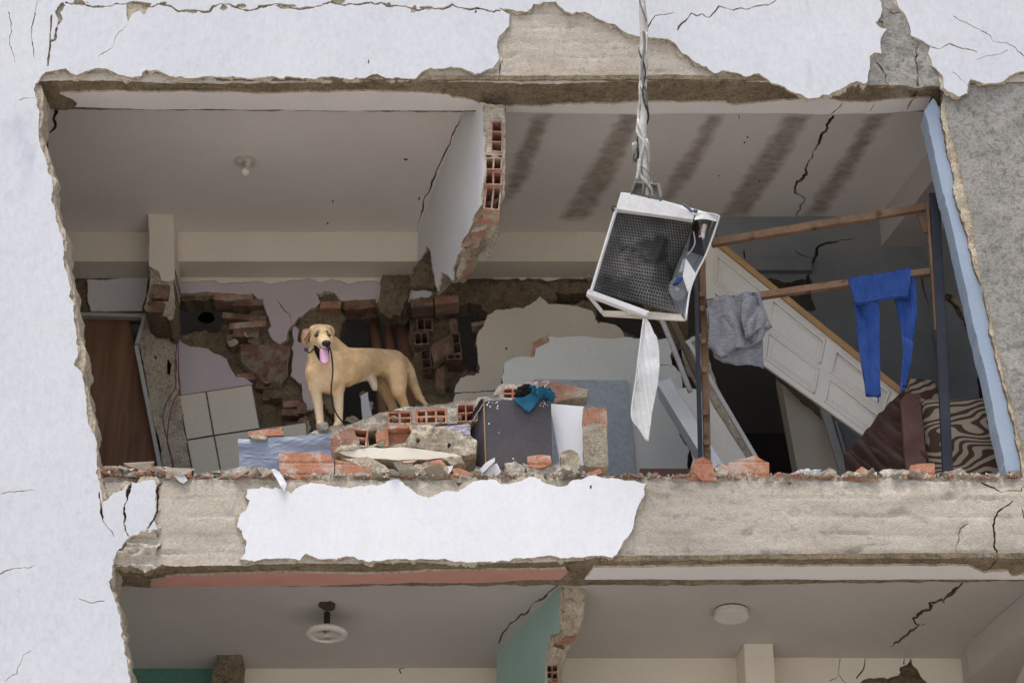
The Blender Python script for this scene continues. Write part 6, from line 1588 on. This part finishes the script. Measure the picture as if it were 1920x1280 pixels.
# ears: folded flaps
MT['ear'] = M('tan_ear', (.36, .22, .105), (.46, .29, .14), 9, .9, .2, 50)
MT['ear_in'] = M('pinkish_inner_ear', (.40, .26, .20), (.48, .32, .25), 9, .9, .2, 50)
def ear(pts, mat, depth, seed):
    return slab('ear', FY(DY + depth), pts, .012, (mat, MT['ear']), dog, (), grid=.006, disp=lambda u, v: .008 * math.sin(u * 70 + v * 40), rag=(.3, 4, seed), back=True)
ear([(588, 614), (577, 615), (568, 620), (564.5, 630), (566, 640), (571, 646), (576, 641), (579, 633), (586, 629), (590, 621)], MT['ear'], -.185, 451)
ear([(581, 619), (572, 621), (568, 629), (568.5, 637), (574, 633), (577, 627)], MT['ear_in'], -.20, 452)
ear([(612, 613), (621, 614), (623, 620), (622, 627), (618, 622)], MT['ear'], -.19, 453)
# the black cord in its mouth
cd = tube('cord', [J(574, 655, -.24), J(580, 661, -.27), hit(586, 656, .004), hit(594, 652, .004)], .0045, MT['black'], None, 8, 6)
tag(cd, 'short bent black cord end poking out left of the muzzle', 'cord')
cd = tube('cord', [hit(612, 652, .006), hit(617.5, 650, .006), J(622, 668, -.33), J(624, 695, -.30), J(622, 718, -.27), J(621, 740, -.25), J(626, 765, -.24), J(636, 783, -.23), J(648, 797, -.20)], .0043, MT['black'], None, 8, 6)
tag(cd, 'thin black cord hanging from the mouth of the dog', 'cord')
ell2 = cyl('plug', J(574, 655, -.245), .012, .012, MT['black'], None, seg=14, axis=(0, 1, 0), bevel=.003)
tag(ell2, 'small black plug on the end of the cord beside the muzzle', 'plug')

# short fur: one blade per strand, lying along the body
rs = np.random.RandomState(8)
nv = len(body.vertices)
pco = np.zeros(nv * 3); body.vertices.foreach_get('co', pco); pco = pco.reshape(-1, 3)
body.calc_loop_triangles()
tri = np.zeros(len(body.loop_triangles) * 3, dtype=np.int32); body.loop_triangles.foreach_get('vertices', tri); tri = tri.reshape(-1, 3)
A_, B_, C_ = pco[tri[:, 0]], pco[tri[:, 1]], pco[tri[:, 2]]
cr_ = np.cross(B_ - A_, C_ - A_)
ar_ = np.linalg.norm(cr_, axis=1)
NB_ = 70000
cen_ = (A_ + B_ + C_) / 3
wt_ = ar_.copy()
for q_, rad_ in ((hit(593.6, 628.6), .017), (hit(616.4, 628.6), .016), (hit(612, 643.5), .032), (hit(602, 662), .04)):
    wt_[np.linalg.norm(cen_ - np.array(q_), axis=1) < rad_] = 0
pick = rs.choice(len(tri), NB_, p=wt_ / wt_.sum())
r1, r2 = np.sqrt(rs.rand(NB_, 1)), rs.rand(NB_, 1)
base = A_[pick] * (1 - r1) + B_[pick] * r1 * (1 - r2) + C_[pick] * r1 * r2
nrm_ = cr_[pick] / ar_[pick][:, None]
colr = (out[tri[pick, 0], :3] + out[tri[pick, 1], :3] + out[tri[pick, 2], :3]) / 3
nose_ = np.array(pts['nose'])
dn_ = np.linalg.norm(base - nose_, axis=1)
flow = np.tile(np.array((.75, .45, -.55)), (NB_, 1))
leg_ = base[:, 2] < at(640, 733, DY).z
flow[leg_] = (.1, .05, -1)
hd = (dn_ < .24)
flow[hd] = (base[hd] - nose_) + np.array((0, .02, 0))
flow += rs.normal(0, .12, flow.shape) * np.linalg.norm(flow, axis=1)[:, None]
flow -= nrm_ * (flow * nrm_).sum(1)[:, None]
flow /= np.linalg.norm(flow, axis=1)[:, None] + 1e-9
ln = rs.uniform(.010, .018, (NB_, 1)) * np.where(hd, .5, 1.0)[:, None]
ln[dn_ < .07] *= .35
tip = base + flow * ln * .92 + nrm_ * ln * .24
sd_ = np.cross(flow, nrm_) * rs.uniform(.0007, .0013, (NB_, 1))
root_ = base - nrm_ * .001
FV = np.stack((root_ - sd_, root_ + sd_, tip), 1).reshape(-1, 3)
me = bpy.data.meshes.new('fur')
me.vertices.add(NB_ * 3); me.vertices.foreach_set('co', FV.ravel())
me.loops.add(NB_ * 3); me.loops.foreach_set('vertex_index', np.arange(NB_ * 3, dtype=np.int32))
me.polygons.add(NB_); me.polygons.foreach_set('loop_start', np.arange(0, NB_ * 3, 3, dtype=np.int32))
me.update(); me.validate()
cf = me.color_attributes.new('coat', 'FLOAT_COLOR', 'POINT')
cc_ = np.repeat(np.clip(colr * rs.uniform(.84, 1.12, (NB_, 1)), 0, 1), 3, 0)
cf.data.foreach_set('color', np.concatenate((cc_, np.ones((NB_ * 3, 1))), 1).astype(np.float32).ravel())
fo = link('fur', me, MT['coat'], dog)
fo['kind'] = 'stuff'
